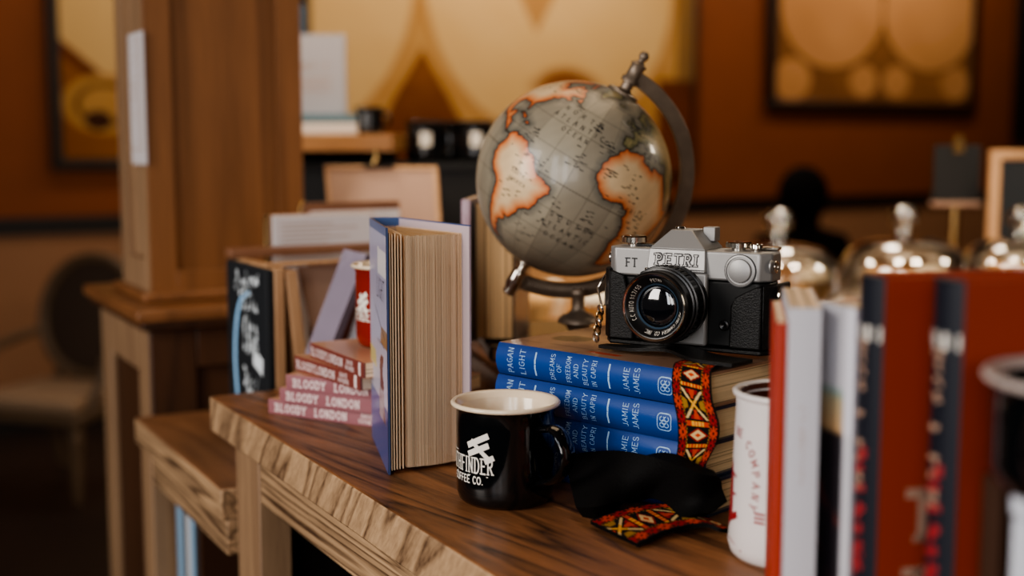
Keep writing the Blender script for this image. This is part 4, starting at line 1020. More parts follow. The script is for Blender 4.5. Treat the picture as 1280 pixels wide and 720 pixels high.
EU = [(-9,37),(-9.3,39),(-8.8,43.3),(-1.7,43.4),(-1.2,46),(-4.5,48.4),(-1.5,49.7),(2,51),(5,53.2),(8.3,54),(8.2,57),(10.6,57.6),(10.5,55),(12.5,54.3),(19,54.4),(21,57),(24,59),(30,60),(22.5,60.3),(25,65.5),(21,64),(17.5,61.5),(18.5,59.5),(16,56.3),(13,55.5),(10.8,59),(7,58),(5,61),(10,64),(15,68.2),(25,71),(40,67.5),(60,69),(75,72),(100,76),(140,73),(170,69),(170,60),(140,50),(120,35),(105,10),(98,15),(88,21.5),(80,15),(77.5,8),(73,19),(62,25),(56,26.5),(50,30),(51,25),(59,22.5),(52,16),(44,12.8),(39,21),(35,28),(34.3,31.5),(36,36),(30,36.3),(27,37),(26.5,40.3),(23,40.5),(24,37.8),(22.5,36.5),(20,39.7),(15,44),(13,45.5),(12.5,44),(18.3,40),(16,38),(12.5,41.7),(8.5,44.3),(3.3,43.3),(3,41.8),(-.3,39.5),(-2,36.8),(-5.5,36)]
EI = [[(-5.5,50),(1.3,51.2),(.3,53),(-3,56),(-3,58.6),(-5.5,58),(-5,54.8),(-4.5,53)], [(-10,52),(-6.3,52.2),(-6,54.5),(-8.5,55)], [(-22.5,64),(-18,63.4),(-14,65),(-16,66.4),(-22.5,66.3)]]
rg = random.Random(12)
def rough(poly, it=2):
    for _ in range(it):
        out = []
        for (a, b), (c, d) in zip(poly, poly[1:]+poly[:1]):
            L = math.hypot(c-a, d-b); out.append((a, b))
            if L > 1.5: out.append(((a+c)/2+rg.uniform(-.11, .11)*L, (b+d)/2+rg.uniform(-.11, .11)*L))
        poly = out
    return poly
nlo, nla = 720, 300
la = np.linspace(-88, 88, nla+1); lo_ = np.linspace(-180, 180, nlo+1)
LO, LA = np.meshgrid(lo_, la); lon = LO.ravel(); lat = LA.ravel()
def sdist(polys):
    inside = np.zeros(lon.shape, bool); dd = np.full(lon.shape, 999.0); cl = np.cos(np.radians(lat))
    for poly in polys:
        p = rough(poly); ins = np.zeros(lon.shape, bool)
        lo0 = min(a for a, b in p)-12; lo1 = max(a for a, b in p)+12
        sel = np.where((lon > lo0) & (lon < lo1))[0]; x = lon[sel]; y = lat[sel]; c = cl[sel]; dsel = dd[sel]; i_ = np.zeros(x.shape, bool)
        for (a, b), (e, f) in zip(p, p[1:]+p[:1]):
            if b != f:
                cond = ((b > y) != (f > y)); i_ ^= cond & (x < (e-a)*(y-b)/(f-b)+a)
            dx, dy = (e-a)*c, f-b; px, py = (x-a)*c, y-b; t = np.clip((px*dx+py*dy)/(dx*dx+dy*dy+1e-9), 0, 1)
            dsel = np.minimum(dsel, np.hypot(px-t*dx, py-t*dy))
        dd[sel] = dsel; inside[sel] |= i_
    return inside, dd
inO, dO = sdist([SA, AF, NA]+ISL); inE, dE = sdist([GL_, EU]+EI)
col = np.zeros((lon.size, 3)); rs_ = np.random.RandomState(2)
sea = np.array(S(148, 140, 122)); sea2 = np.array(S(134, 126, 110)); 
k = (np.floor((lon+180)/30) % 2)[:, None]; col[:] = sea*(1-k)+sea2*k
mott = sum(a*np.sin(lon*f1+lat*f2+p) for a, f1, f2, p in [(.3, .11, .17, 1), (.3, .23, -.13, 2), (.2, .41, .37, 3), (.2, .83, -.6, 4)])[:, None]
col *= 1+.08*mott
dm = np.minimum(dO, dE)
out = ~(inO | inE)
hat = (np.sin(lat*5.2) > -.1)
band_ = out & (dm < 4.5)
w = (np.clip(1-dm/4.5, 0, 1)**.8)[:, None]*np.where(hat, .85, .55)[:, None]
col = np.where(band_[:, None], col*(1-w)+np.array(S(72, 74, 70))*w, col)
g = ((np.abs((lon+7.5) % 15-7.5) < .3) | (np.abs((lat+7.5) % 15-7.5) < .3)) & out
col[g] = col[g]*.62
eq = (np.abs(lat) < .55) & out; col[eq] = np.where((np.floor(lon[eq]) % 2 == 0)[:, None], np.array(S(50, 46, 40)), np.array(S(110, 100, 84)))
t = np.clip((dO-.3)/7.0, 0, 1)[:, None]
orange = np.array(S(180, 82, 36)); mid_ = np.array(S(204, 140, 92)); cream = np.array(S(214, 186, 146))
lc = np.where(t < .35, orange+(mid_-orange)*(t/.35), mid_+(cream-mid_)*((t-.35)/.65)); lc = lc*(1+.1*mott)
col = np.where(inO[:, None], lc, col)
t = np.clip((dE-.3)/7, 0, 1)[:, None]
le = np.array(S(96, 96, 66))*(1-t)+np.array(S(186, 164, 116))*t; le = le*(1+.12*mott)
col = np.where(inE[:, None], le, col)
edge = (dm < .42); col[edge] = np.array(S(52, 44, 36))
# mountain hatching in Europe
hh = inE & (np.sin(lon*1.9+np.sin(lat*1.3)*2)*np.sin(lat*2.3) > .35) & (lon < 45); col[hh] *= .5
# faint ink freckles inside land
fr = inO & (rs_.rand(lon.size) > .985) & (dO > 1); 
def gp(lo, la_, r=GR):
    a = math.radians(lo-LON0); b = math.radians(la_)
    return GO+(mer*math.cos(a)*math.cos(b)+eastv*math.sin(a)*math.cos(b)+axis*math.sin(b))*r
mb = MB(); am = np.radians(lon-LON0); bl = np.radians(lat)
V = np.outer(np.cos(am)*np.cos(bl), np.array(mer))+np.outer(np.sin(am)*np.cos(bl), np.array(eastv))+np.outer(np.sin(bl), np.array(axis))
V = V*GR+np.array(GO)
fs = []
for j in range(nla):
    b = j*(nlo+1)
    for i in range(nlo): fs.append((b+i, b+i+1, b+i+nlo+2, b+i+nlo+1))
mb.add([tuple(v) for v in V], fs, M['globe'], [tuple(c) for c in col])
for s in (-1, 1): mb.lathe([(GR*math.cos(math.radians(88)), GR*math.sin(math.radians(88))), (0, GR)], 40, M['globe'], Matrix.Translation(GO) @ axis.to_track_quat('Z', 'Y').to_matrix().to_4x4() @ Matrix.Scale(s, 4, (0, 0, 1)), col=S(120, 112, 90), cap=False)
ink = S(44, 38, 32)
def gtext(tx, lo, la_, h, gap=.5, slope=0, thick=.12):
    def mp(u, v):
        d = math.degrees(1/GR); p = la_+(v+u*slope)*d
        return tuple(gp(lo+u*d/math.cos(math.radians(la_)), p, GR+.0002))
    mb.text(tx, mp, M['dark_print'], h=h, thick=thick, gap=gap)
gtext('NORTH', -43, 38.5, .0050, 1.3); gtext('ATLANTIC', -42, 32, .0052, .9); gtext('OCEAN', -40, 26, .0046, .8)
gtext('SOUTH', -17, -18, .0050, 1.2); gtext('ATLANTIC', -16, -24.5, .0050, .8); gtext('OCEAN', -16, -31, .0047, .9)
gtext('SOUTH', -57, -8, .0032, .5); gtext('AMERICA', -55.5, -12.5, .0032, .4)
gtext('AFRICA', 14, 3.5, .0040, .9)
for (lo, la_, sp, n_) in ((-60, -2, 12, 14), (-58, -20, 9, 8), (5, 15, 14, 22), (20, 0, 10, 14), (20, -15, 8, 10), (-100, 45, 20, 20), (-70, 53, 8, 10), (-62, 16, 5, 12), (-30, 15, 8, 16), (-18, 31, 5, 16), (-48, 4, 5, 12), (-8, -8, 6, 8), (-28, -14, 8, 6), (-30, 39, 4, 12), (-5, -16, 5, 8), (-40, -36, 9, 10), (-36, -22, 7, 6), (0, 57, 6, 10), (15, 40, 9, 18), (5, 48, 8, 16), (-11, 20, 4, 14), (-50, 45, 5, 8)):
    for q in range(n_):
        a, b = lo+rg.gauss(0, sp*.5), la_+rg.gauss(0, sp*.45); L = rg.uniform(.0015, .005)
        mb.stroke((-L/2, 0), (L/2, 0), rg.uniform(.0006, .0011), 1, lambda u, v: tuple(gp(a+math.degrees((u)/GR)/math.cos(math.radians(b)), b+math.degrees(v/GR), GR+.0002)), M['dark_print'])
mb.build('sphere', gt, smooth=180, recalc=False)
# meridian arm: half ring through both pivots, bulging to the east (right) side
side = (RGT-axis*RGT.dot(axis)).normalized(); side = (side*.985+FH*.17).normalized(); side = (side-axis*side.dot(axis)).normalized(); nrm_ = axis.cross(side)
r0, r1 = .1125, .1275
mb = MB(); n = 72; v = []; f = []
def arcpt(a, r): return GO+axis*math.cos(a)*r+side*math.sin(a)*r
for i in range(n+1):
    a = -.02+(PI+.04)*i/n
    for r, o in ((r0, -.005), (r1, -.005), (r1, .005), (r0, .005)): v.append(tuple(arcpt(a, r)+nrm_*o))
for i in range(n):
    for q in range(4): f.append((i*4+q, i*4+(q+1) % 4, i*4+4+(q+1) % 4, i*4+4+q))
f += [(0, 1, 2, 3), (n*4+3, n*4+2, n*4+1, n*4)]
mb.add(v, f, M['bronze'])
mb.build('meridian_arm', gt, bevel=.0012, smooth=30)
k = MB()
for i in range(46):                     # ribbed grip on the lower arm
    a = math.radians(118+56*i/45); p = arcpt(a, (r0+r1)/2); tdir = (axis*-math.sin(a)+side*math.cos(a)).normalized()
    rad = (arcpt(a, 1)-GO).normalized(); w_ = .0082
    k.tube([p+rad*w_*math.cos(b*PI/6)+nrm_*w_*.8*math.sin(b*PI/6) for b in range(12)], .00075, M['bronze'], 5, closed=True)
k.build('ribbed_grip', gt)
def onaxis(prof, m, name, T):
    k = MB(); k.lathe(prof, 28, m, T, cap=False); return k.build(name, gt, smooth=50)
TA = Matrix.Translation(GO) @ axis.to_track_quat('Z', 'Y').to_matrix().to_4x4()
onaxis([(0, GR-.0005), (.017, GR-.001), (.0165, GR+.0015), (.009, GR+.003), (.006, GR+.005), (.006, r0-.001), (.0095, r0), (.0095, r0+.004), (.0075, r0+.006), (.0075, r1+.003), (.009, r1+.005), (.006, r1+.007), (.0035, r1+.009), (.0035, r1+.011), (.0052, r1+.0135), (.0052, r1+.016), (.003, r1+.0195), (0, r1+.020)], M['bronze'], 'top_pivot', TA)
TB = TA @ Matrix.Rotation(PI, 4, 'X')
onaxis([(0, GR-.0005), (.007, GR), (.007, GR+.002), (.0045, GR+.004), (.0045, r0-.002), (.008, r0-.001), (.0085, r0+.002), (.0085, r1+.001), (.0065, r1+.005), (.0075, r1+.008), (.006, r1+.011), (0, r1+.0115)], M['chrome'], 'bottom_pivot', TB)
# stem and foot
sp2 = P(722.5, 362, 1.325); sx_, sy_ = sp2.x-gc.x, sp2.y-gc.y; zt = sp2.z-TZ
TF = Matrix.Translation((sx_, sy_, 0))
onaxis([(0, zt), (.0075, zt), (.0085, zt-.004), (.0066, zt-.006), (.0066, zt-.020), (.008, zt-.022), (.010, zt-.024), (.017, zt-.027), (.021, zt-.031), (.0215, zt-.034), (.013, zt-.037), (.010, zt-.043), (.0095, .028), (.014, .020), (.030, .014), (.052, .009), (.062, .006), (.064, .002), (.064, 0), (0, 0)], M['bronze'], 'foot', TF)
# ================================================================= second standing book and books under it
# flat books behind the standing jacketed book
hb = Z(600, 486, TZ); hb2 = Z(566, 487, TZ)
zz = TZ+.0002
for i, (T, c, sc, wdx, hx, ang, lab_) in enumerate(((.021, S(60, 44, 34), S(150, 112, 76), .13, .19, 12, 'bottom'), (.020, S(120, 74, 40), S(176, 130, 86), .128, .186, 15, 'second from the bottom'), (.017, S(24, 22, 24), S(40, 34, 34), .14, .20, 6, 'topmost'))):
    rz = cf(ang-88)
    o = W(-.058+.004*i, 1.60+.002*i, zz)
    book('flat_book', f'{"black" if i == 2 else "brown"} flat book under the cream paged upright book, {lab_} of three', hx, wdx, T, c, o, rotz=rz, group='books lying flat under the cream paged standing book', hard=True, seed=60+i, page=S(214, 170, 122), nlay=10)
    zz += T+.0003
# standing book, pages towards the viewer
q = P(595, 425, 1.455); 
bx = W(-.0435, 1.445, zz+.0002)
m4 = Matrix.Translation(bx) @ Matrix.Rotation(cf(-8), 4, 'Z')
# local book x->up, y(depth from spine to fore-edge)->towards viewer, z thickness -> right
base = Matrix(((0, 0, 1, 0), (0, -1, 0, .135), (1, 0, 0, 0), (0, 0, 0, 1)))
book('upright_book', 'upright cream paged book with a dark board, between jacketed book and globe', .158, .135, .047, S(34, 28, 28), (0, 0, 0), mat4=m4 @ base, group=None, seed=77, page=S(214, 176, 130), nlay=18)
# thin colourful paperback beside it
m4 = Matrix.Translation(W(-.0565, 1.43, zz+.0002)) @ Matrix.Rotation(cf(-6), 4, 'Z')
nzc = noise2(55)
def colourful(u, w):
    return lerp(S(190, 170, 180), S(150, 96, 110), .5+.8*nzc(u*9, w)) if u > .8 else (S(190, 84, 40) if .42 < u < .5 else lerp(S(160, 150, 150), S(110, 110, 120), .5+nzc(u*12, w)))
base2 = Matrix(((0, 0, 1, 0), (0, 1, 0, 0), (1, 0, 0, 0), (0, 0, 0, 1)))
book('thin_book', 'thin upright paperback with lilac and orange spine, against the dark board behind the jacketed book', .162, .12, .0095, S(150, 140, 150), (0, 0, 0), mat4=m4 @ base2, hard=False, spinecol=colourful, seed=78, nlay=5)
# ================================================================= things on the step table (left, behind the pink books)
def pquad(name, pts, thick, m, parent=None, away=FH, col=None, bevel=.001, off=None):
    """board through four points (bottom-left, bottom-right, top-right, top-left) given a thickness"""
    a = [Vector(p) for p in pts]; d = away*thick
    o = off or Vector((0, 0, 0))
    k = MB(); k.hull8([tuple(p-o) for p in (a[0], a[1], a[1]+d, a[0]+d, a[3], a[2], a[2]+d, a[3]+d)], m, col); return k.build(name, parent, bevel=bevel)
YD = -Vector((0, 1, 0))            # towards the viewer along the shelf
def board(x0, x1, y0, y1, z0, z1, m, name, parent, o, lean=0, bevel=.0012, axis='X'):
    k = MB(); dz = z1-z0
    k.hull8([(x0-o.x, y0-o.y, z0-o.z), (x1-o.x, y0-o.y, z0-o.z), (x1-o.x, y1-o.y, z0-o.z), (x0-o.x, y1-o.y, z0-o.z), (x0+lean-o.x, y0-o.y, z1-o.z), (x1+lean-o.x, y0-o.y, z1-o.z), (x1+lean-o.x, y1-o.y, z1-o.z), (x0+lean-o.x, y1-o.y, z1-o.z)], m)
    return k.build(name, parent, bevel=bevel)
sz = SZ+.0005
SX = X0+.085
pa = onX(283, 335, SX); pb = onX(332, 339, SX); zt1 = onX(332, 338, SX).z
yA, yB = pa.y, pb.y
print('sign', SX, yA, yB, zt1)
o = Vector((SX, yB, sz))
rk = thing('wooden_rack', 'brown wooden display rack with a reddish top rail, behind the black lettered board', 'rack', o)
bx0 = SX+.0105
def rk_board(*a, **k): return board(*a, parent=rk, o=o, **k)
rk_board(bx0, bx0+.012, yB-.001, yA+.004, sz, zt1+.002, M['tan_wood'], 'front_board')
rk_board(bx0+.036, bx0+.050, yB-.001, yA+.004, sz, zt1-.002, M['tan_wood'], 'rear_board', lean=-.022)
rk_board(bx0-.010, bx0+.20, yA-.020, yA+.006, zt1+.003, zt1+.014, M['red_wood'], 'top_rail')
rk_board(bx0-.006, bx0+.19, yB+.012, yB+.030, zt1+.0028, zt1+.0065, M['tan_wood'], 'front_rail')
rk_board(bx0+.062, bx0+.19, yB+.045, yB+.055, sz, zt1-.001, M['rack_dark'], 'back_panel')
k = MB(); k.hull8([tuple(Vector(p)-o) for p in ((bx0+.075, yB+.03, zt1-.10), (bx0+.062, yB+.03, zt1-.10), (bx0+.062, yB+.034, zt1-.10), (bx0+.075, yB+.034, zt1-.10), (bx0+.100, yB+.03, zt1-.001), (bx0+.04, yB+.03, zt1-.001), (bx0+.04, yB+.034, zt1-.001), (bx0+.100, yB+.034, zt1-.001))], M['card']); k.build('card_insert', rk)
# black lettered board
sg = thing('chalk_board', 'small black board with white lettering and a blue curve, leaning on the wooden rack', 'sign', o)
board(SX, SX+.0085, yB, yA, sz, zt1, M['chalk'], 'board', sg, o)
k = MB(); wd_ = yA-yB; hg = zt1-sz
def smap(u, v): return (-.0006, wd_*(.5-u), hg*v)
wt = plain('chalk_white', S(226, 234, 240), .8, var=.1, scale=200); bl_ = plain('chalk_blue', S(150, 196, 236), .8, var=.1)
for q, (v, n_, h_, du) in enumerate(((.93, 5, .014, .06), (.875, 5, .013, .0), (.80, 4, .012, .12), (.72, 4, .012, .14), (.65, 4, .012, .12), (.57, 4, .012, .12), (.40, 4, .013, .12), (.33, 3, .012, .14), (.25, 4, .012, .1), (.17, 3, .012, .14), (.09, 4, .012, .12))):
    scribble(k, n_, lambda u, w: smap(u/wd_+du, v+w/hg), wt, h_*1.6, 100+q, thick=.26, adv=.80)
pts = [(.10, .86), (-.12, .80), (-.25, .66), (-.30, .48), (-.27, .3), (-.20, .14), (-.13, .04)]
pts = [(p.x, p.y) for p in spline([(a, b, 0) for a, b in pts], 24)]
k.grid(1, 24, lambda u, w: (lambda q: (-.0009, wd_*(.5-q[0]-(u-.5)*.075), hg*q[1]))(pts[round(w*24)]), bl_)
k.stroke((.2, .52), (.36, .49), .09, 1, smap, wt)
k.build('chalk_lettering', sg)
# pale print leaning behind the sign foot
pl2 = onX(279, 470, SX-.006)
# white paper pad in a holder behind the rack
yP = YB+.235
a = onY(341, 270, yP); b = onY(466, 281, yP)
ph = thing('paper_holder', 'wooden holder with a tall pad of white paper, behind the rack at the left', 'paper holder', ((a.x+b.x)/2, yP, sz))
ow = Vector(((a.x+b.x)/2, yP, sz))
board(a.x, b.x, yP, yP+.006, sz+.02, a.z, M['paper'], 'paper_pad', ph, ow)
board(a.x-.006, b.x+.004, yP+.0065, yP+.016, sz, a.z+.001, M['tan_wood'], 'back_board', ph, ow)
board(a.x-.006, b.x+.004, yP-.02, yP+.0064, sz, sz+.018, M['tan_wood'], 'foot', ph, ow)
k = MB(); k.tube([(a.x-.009-ow.x, yP+.004-ow.y, 0), (a.x-.009-ow.x, yP+.004-ow.y, a.z-sz-.004), (a.x-.004-ow.x, yP+.006-ow.y, a.z-sz+.001)], .0022, M['old_brass']); k.build('metal_edge', ph)
r = random.Random(8); k = MB()
for i in range(10):
    z = a.z-sz-.012-.006*i; k.stroke((0, 0), (.06+.05*r.random(), 0), .0012, 1, lambda u, v: (a.x-ow.x+.012+u, -.0004, z+v), M['card'])
k.build('printing', ph)
# second holder further back
yP2 = YB+.34
a = onY(380, 254, yP2); b = onY(500, 262, yP2)
ow = Vector(((a.x+b.x)/2, yP2, sz))
ph2 = thing('paper_holder', 'reddish wooden paper holder, in front of the slanted tan framed board', 'paper holder', ow)
board(a.x, b.x, yP2, yP2+.012, sz, a.z, M['red_wood'], 'back_board', ph2, ow)
board(a.x+.008, b.x-.004, yP2-.008, yP2-.0005, sz+.02, a.z-.012, M['paper'], 'paper_pad', ph2, ow)
board(a.x, b.x, yP2-.022, yP2-.0005, sz, sz+.019, M['red_wood'], 'foot', ph2, ow)
k = MB(); k.tube([(a.x-.006-ow.x, 0, 0), (a.x-.006-ow.x, 0, a.z-sz-.004), (a.x-ow.x, .004, a.z-sz+.002)], .002, M['old_brass']); k.build('metal_edge', ph2)
# leaning pale paperback, behind the pink books
lq = [P(370, 470, 1.44), P(416, 474, 1.41), P(466, 316, 1.47), P(427, 310, 1.50)]
lz = min(p.z for p in lq[:2])
z0 = TZ+.0005
nzl = noise2(66)
A0 = Z(366, 484, z0); A1 = Z(392, 488, z0)
def on_dir(base, px, py, D): return P(px, py, D)
t = thing('leaning_book', 'pale lilac paperback leaning back beside the red mug', 'book', (A0.x, A0.y, z0))
oo = Vector((A0.x, A0.y, z0)); d0 = cxd(A0)[1]
T1 = P(430, 311, d0+.005); T2 = P(458, 318, d0-.03)
k = MB(); th = (RGT*1.0-FH*.2).normalized()
va, vb, vc, vd = A0-oo, A1-oo, T2-oo, T1-oo
n1 = (vb-va).cross(vd-va).normalized(); n1 = n1 if n1.dot(FH) > 0 else -n1
k.grid(10, 30, lambda u, w: (va*(1-u)+vb*u)*(1-w)+(vd*(1-u)+vc*u)*w, M['paint'], lambda u, w: lerp(S(122, 112, 128), S(152, 142, 156), .5+nzl(u*4, w*9)))
k.hull8([tuple(p) for p in (va+n1*.0002, vb+n1*.0002, vb+n1*.012, va+n1*.012, vd+n1*.0002, vc+n1*.0002, vc+n1*.012, vd+n1*.012)], M['lilac'])
k.build('cover', t)
B0 = Z(416, 484, z0); B1 = Z(450, 486, z0); 
t = thing('leaning_book', 'white book leaning between the lilac paperback and the red mug', 'book', (B0.x, B0.y, z0))
oo = Vector((B0.x, B0.y, z0)); d0 = cxd(B0)[1]
va, vb, vc, vd = B0-oo, B1-oo, P(498, 330, d0+.02)-oo, P(466, 322, d0+.03)-oo
n1 = FH
k = MB(); k.hull8([tuple(p) for p in (va, vb, vb+n1*.010, va+n1*.010, vd, vc, vc+n1*.010, vd+n1*.010)], M['dvd_white']); k.build('cover', t, bevel=.0008)
# ================================================================= front right books
FZ = TZ+.0003
def upright(name, label, x, D, ang, H, Wd, T, cover, group=None, **kw):
    """book standing upright; spine at (x, D), cover runs from it in view direction ang"""
    m4 = Matrix.Translation(W(x, D, FZ)) @ Matrix.Rotation(cf(ang), 4, 'Z')
    # book x->up, y->cover direction (local +x), z-> away (thickness), front board at z=0 faces the viewer
    base = Matrix(((0, 1, 0, 0), (0, 0, 1, 0), (1, 0, 0, 0), (0, 0, 0, 1)))
    return book(name, label, H, Wd, T, cover, (0, 0, 0), mat4=m4 @ base, group=group, **kw)
NAVY = S(15, 19, 31); ORG = S(140, 50, 26)
def navy_text(first):
    def fn(mb, surf, H, T):
        # white title running down the upper spine, red lettering below; reading direction downwards
        mp = lambda x0: (lambda u, v: surf(x0-u, T*.5+v*-1+T*.02))
        mb.stroke((H*.865, T*.15), (H*.865, T*.85), .008, 1, surf, M['white_print'])
        scribble(mb, 11, lambda u, v: surf(H*.66-u, T*.58+v), M['card'], T*.40, 7, thick=.2)
        scribble(mb, 10, lambda u, v: surf(H*.36-u, T*.55+v), M['red_print'], T*.48, 8, thick=.28, adv=.8)
        scribble(mb, 8, lambda u, v: surf(H*.15-u, T*.55+v), M['red_print'], T*.48, 9, thick=.28, adv=.8)
    return fn
def org_cover(u, w): return lerp(S(132, 44, 22), S(150, 60, 34), .5+.3*math.sin(u*5+w*3))
def place_up(px, D): return (px-640)/F*D
upright('tall_hardback', 'orange hardback with navy spine, touching the white paperback with the spine picture', place_up(1110, .64), .64, 12, P(1100, 347, .64).z-FZ, .15, .026, ORG, group=None, spinecol=NAVY, topcol=ORG, spine_text=navy_text(0), seed=81, cover_mat='paint')
r2 = upright('tall_hardback', 'orange hardback with a navy lettered spine, in front of its twin at the right edge', place_up(1211, .600), .600, 14, P(1200, 352, .60).z-FZ, .15, .026, ORG, group=None, spinecol=NAVY, topcol=ORG, spine_text=navy_text(1), seed=82, cover_mat='paint')
# white initials on the cover of the farther one
t = None
def cover_letters(root, items):
    k = MB()
    for tx, y, x, h in items: k.text(tx, lambda u, v: (x+v, y+u, -.0004), M['card'], h=h, thick=.22, serif=.14, align='l')
    ch = [c for c in root.children if c.name.startswith('cover')][0]
    return k.build('cover_lettering', root)
rA = [o for o in bpy.data.objects if o.name.startswith('tall_hardback') and o.type == 'EMPTY']
cover_letters(rA[0], (('T', .017, .082, .024), ('T', .016, .040, .024)))
cover_letters(rA[1], (('T', .017, .082, .024), ('T', .016, .040, .024)))
# white paperbacks
WHT = S(186, 184, 190)
nzw = noise2(90)
def art_spine(u, w):
    # u along height from foot to head
    w = 1-w
    if w < .02: return WHT
    if u < .63: return lerp(S(26, 20, 26), S(150, 60, 44), 1.4*max(0, nzw(u*26, w*4)-.25)) if .0 < w < .78 else WHT
    if w > .76: return S(200, 198, 206)
    if u < .745: return lerp(S(170, 134, 96), S(146, 138, 112), (u-.63)/.115)
    if u < .77: return S(120, 140, 132)
    return lerp(S(176, 176, 182), S(156, 152, 158), .5+.6*nzw(u*4, w*2))
def faint(mb, surf, H, T):
    scribble(mb, 14, lambda u, v: surf(H*.6-u, T*.5+v), M['card'], T*.2, 12, thick=.1, adv=.9)

upright('white_paperback', 'white spined thick paperback, right beside the thin red book', place_up(1031, .70), .70, 80, P(1000, 386, .70).z-FZ, .105, .018, WHT, hard=False, spinecol=WHT, seed=83, cover_mat='paint', nlay=10, spine_text=faint)
upright('white_paperback', 'white paperback with a grey, ochre and dark picture on its spine, against the navy spine', place_up(1074, .69), .69, 20, P(1050, 386, .69).z-FZ, .10, .033, WHT, hard=False, spinecol=art_spine, seed=84, cover_mat='paint', nlay=12)
upright('red_paperback', 'thin red book between the white ceramic mug and the white spined paperback', place_up(988, .705), .705, 80, P(976, 404, .705).z-FZ, .105, .0065, S(158, 50, 30), hard=False, seed=85, cover_mat='paint', nlay=4)
# white box with a black cup on it, at the right edge
bxp = P(1386, 600, .53); bh = P(1262, 628, .535).z-TZ
t = thing('paper_box', 'white box under the black cup at the right edge', 'box', (bxp.x, bxp.y, TZ+.0003), cf(10))
k = MB(); k.box((-.026, -.03, 0), (.045, .03, bh-.012), M['dvd_white']); k.build('box_body', t, bevel=.002)
k = MB(); k.box((-.0268, -.0308, bh-.0118), (.0458, .0308, bh), M['dvd_white']); k.build('lid', t, bevel=.002)
cp_ = P(1392, 600, .55)
mug('enamel_cup', 'black enamel cup with a white rim, on the white box at the right edge', (cp_.x, cp_.y, TZ+.0006+bh), cf(10), .055, .050, M['black_enamel'], plain('dull_rim', S(176, 162, 156), .4), M['black_enamel'], math.radians(-60), None, hw=.014, hz=(.2, .8))
k = None
upright('shaded_pages', 'paperback painted dark brown as shadowed pages, between the nearer orange hardback and white box', place_up(1268, .575), .575, 16, P(1240, 612, .56).z-FZ, .10, .014, S(58, 36, 24), hard=False, seed=86, cover_mat='paint', nlay=4)  # book added for a strip of shadowed pages; dark brown paints the shade
# ================================================================= rear counter with cake domes
KZ = 1.0
ca = Z(640, 404, KZ)
kc = thing('serving_counter', 'wooden serving counter in the background carrying the glass cake domes', 'counter', (ca.x, ca.y, 0), cf(0))
k = MB(); k.box((.0, 0, KZ-.04), (2.2, 1.1, KZ), M['counter']); k.build('countertop', kc, bevel=.004)
k = MB(); k.box((.02, .05, .08), (2.16, 1.06, KZ-.0405), M['oak_dark']); k.build('cabinet_body', kc)
k = MB(); k.box((.03, .09, 0), (2.13, 1.02, .0795), M['black']); k.build('plinth', kc)
def dome(label, px, D, rr, topz, cake):
    p = P(px, 300, D); c = (p.x, p.y, KZ+.0005); st = KZ
    t = thing('cake_stand', 'pale stand carrying the '+label.replace('glass cake dome with a round knob', 'dome'), 'cake stand', c, 0, 'cake stands on the serving counter')
    zp = .040
    k = MB(); k.lathe([(0, 0), (.07, 0), (.07, .006), (.02, .016), (.015, zp*.6), (.03, zp-.012), (rr+.007, zp-.008), (rr+.009, zp), (rr+.006, zp), (rr+.004, zp-.003), (0, zp-.003)], 40, M['plate'], cap=False); k.build('stand', t)
    dg = thing('glass_dome', label, 'cake dome', (p.x, p.y, KZ+.001+zp), 0, 'glass domes on the serving counter')
    h = topz-KZ-zp-.065
    prof = [(rr, 0), (rr+.002, .006), (rr-.002, .012), (rr, h*.35), (rr*.97, h*.55), (rr*.88, h*.75), (rr*.70, h*.90), (rr*.4, h*.98), (.02, h)]
    k = MB(); k.lathe(prof, 64, M['glass'], cap=False); k.lathe([(r_-.003, z_-.002) for r_, z_ in prof[1:]], 64, M['glass'], cap=False); k.build('glass_cover', dg, smooth=80, recalc=False)
    k = MB(); k.lathe([(.0, h-.002), (.018, h), (.016, h+.010), (.012, h+.018), (.024, h+.026), (.030, h+.040), (.027, h+.052), (.015, h+.062), (0, h+.064)], 32, M['glass'], cap=False); k.build('knob', dg, smooth=80, recalc=False)
    return p, zp
def pastry(p, zp, dx, dy, r, h, m1, m2, label, group):
    o = p+RGT*dx+FH*dy
    t = thing('cake', label, 'cake', (o.x, o.y, KZ+.0008+zp), 0, group)
    k = MB(); k.lathe([(0, 0), (r*.72, 0), (r*.95, h*.45), (r, h*.55), (0, h*.55)], 28, m1, cap=False); k.build('sponge', t)
    k = MB(); k.lathe([(r*1.02, h*.56), (r*.98, h*.72), (r*.6, h*.93), (0, h)], 28, m2, cap=False); k.build('icing', t)
P1, z1 = dome('glass cake dome with a round knob, nearest to the film camera', 973, 2.42, .116, 1.209, 0)
P2, z2 = dome('glass cake dome with a round knob, middle of the three above the front books', 1129, 2.50, .122, 1.212, 0)
P3, z3 = dome('glass cake dome with a round knob, cut off by the right edge of the photo', 1276, 2.63, .118, 1.202, 0)
pastry(P1, z1, .06, -.035, .034, .062, M['bread'], M['icing'], 'pale iced bun under the dome nearest to the film camera', 'buns under the domes')
pastry(P1, z1, -.035, -.03, .036, .05, M['bread'], M['bread'], 'brown bun under the dome nearest to the film camera', 'buns under the domes')
pastry(P2, z2, -.03, -.02, .050, .05, M['bread'], M['bread'], 'brown bun under the middle dome', 'buns under the domes')
pastry(P2, z2, .06, .02, .036, .05, M['bread'], M['icing'], 'pale iced bun under the middle dome', 'buns under the domes')
pastry(P3, z3, -.02, -.02, .050, .05, M['bread'], M['bread'], 'brown bun under the dome at the right edge', 'buns under the domes')
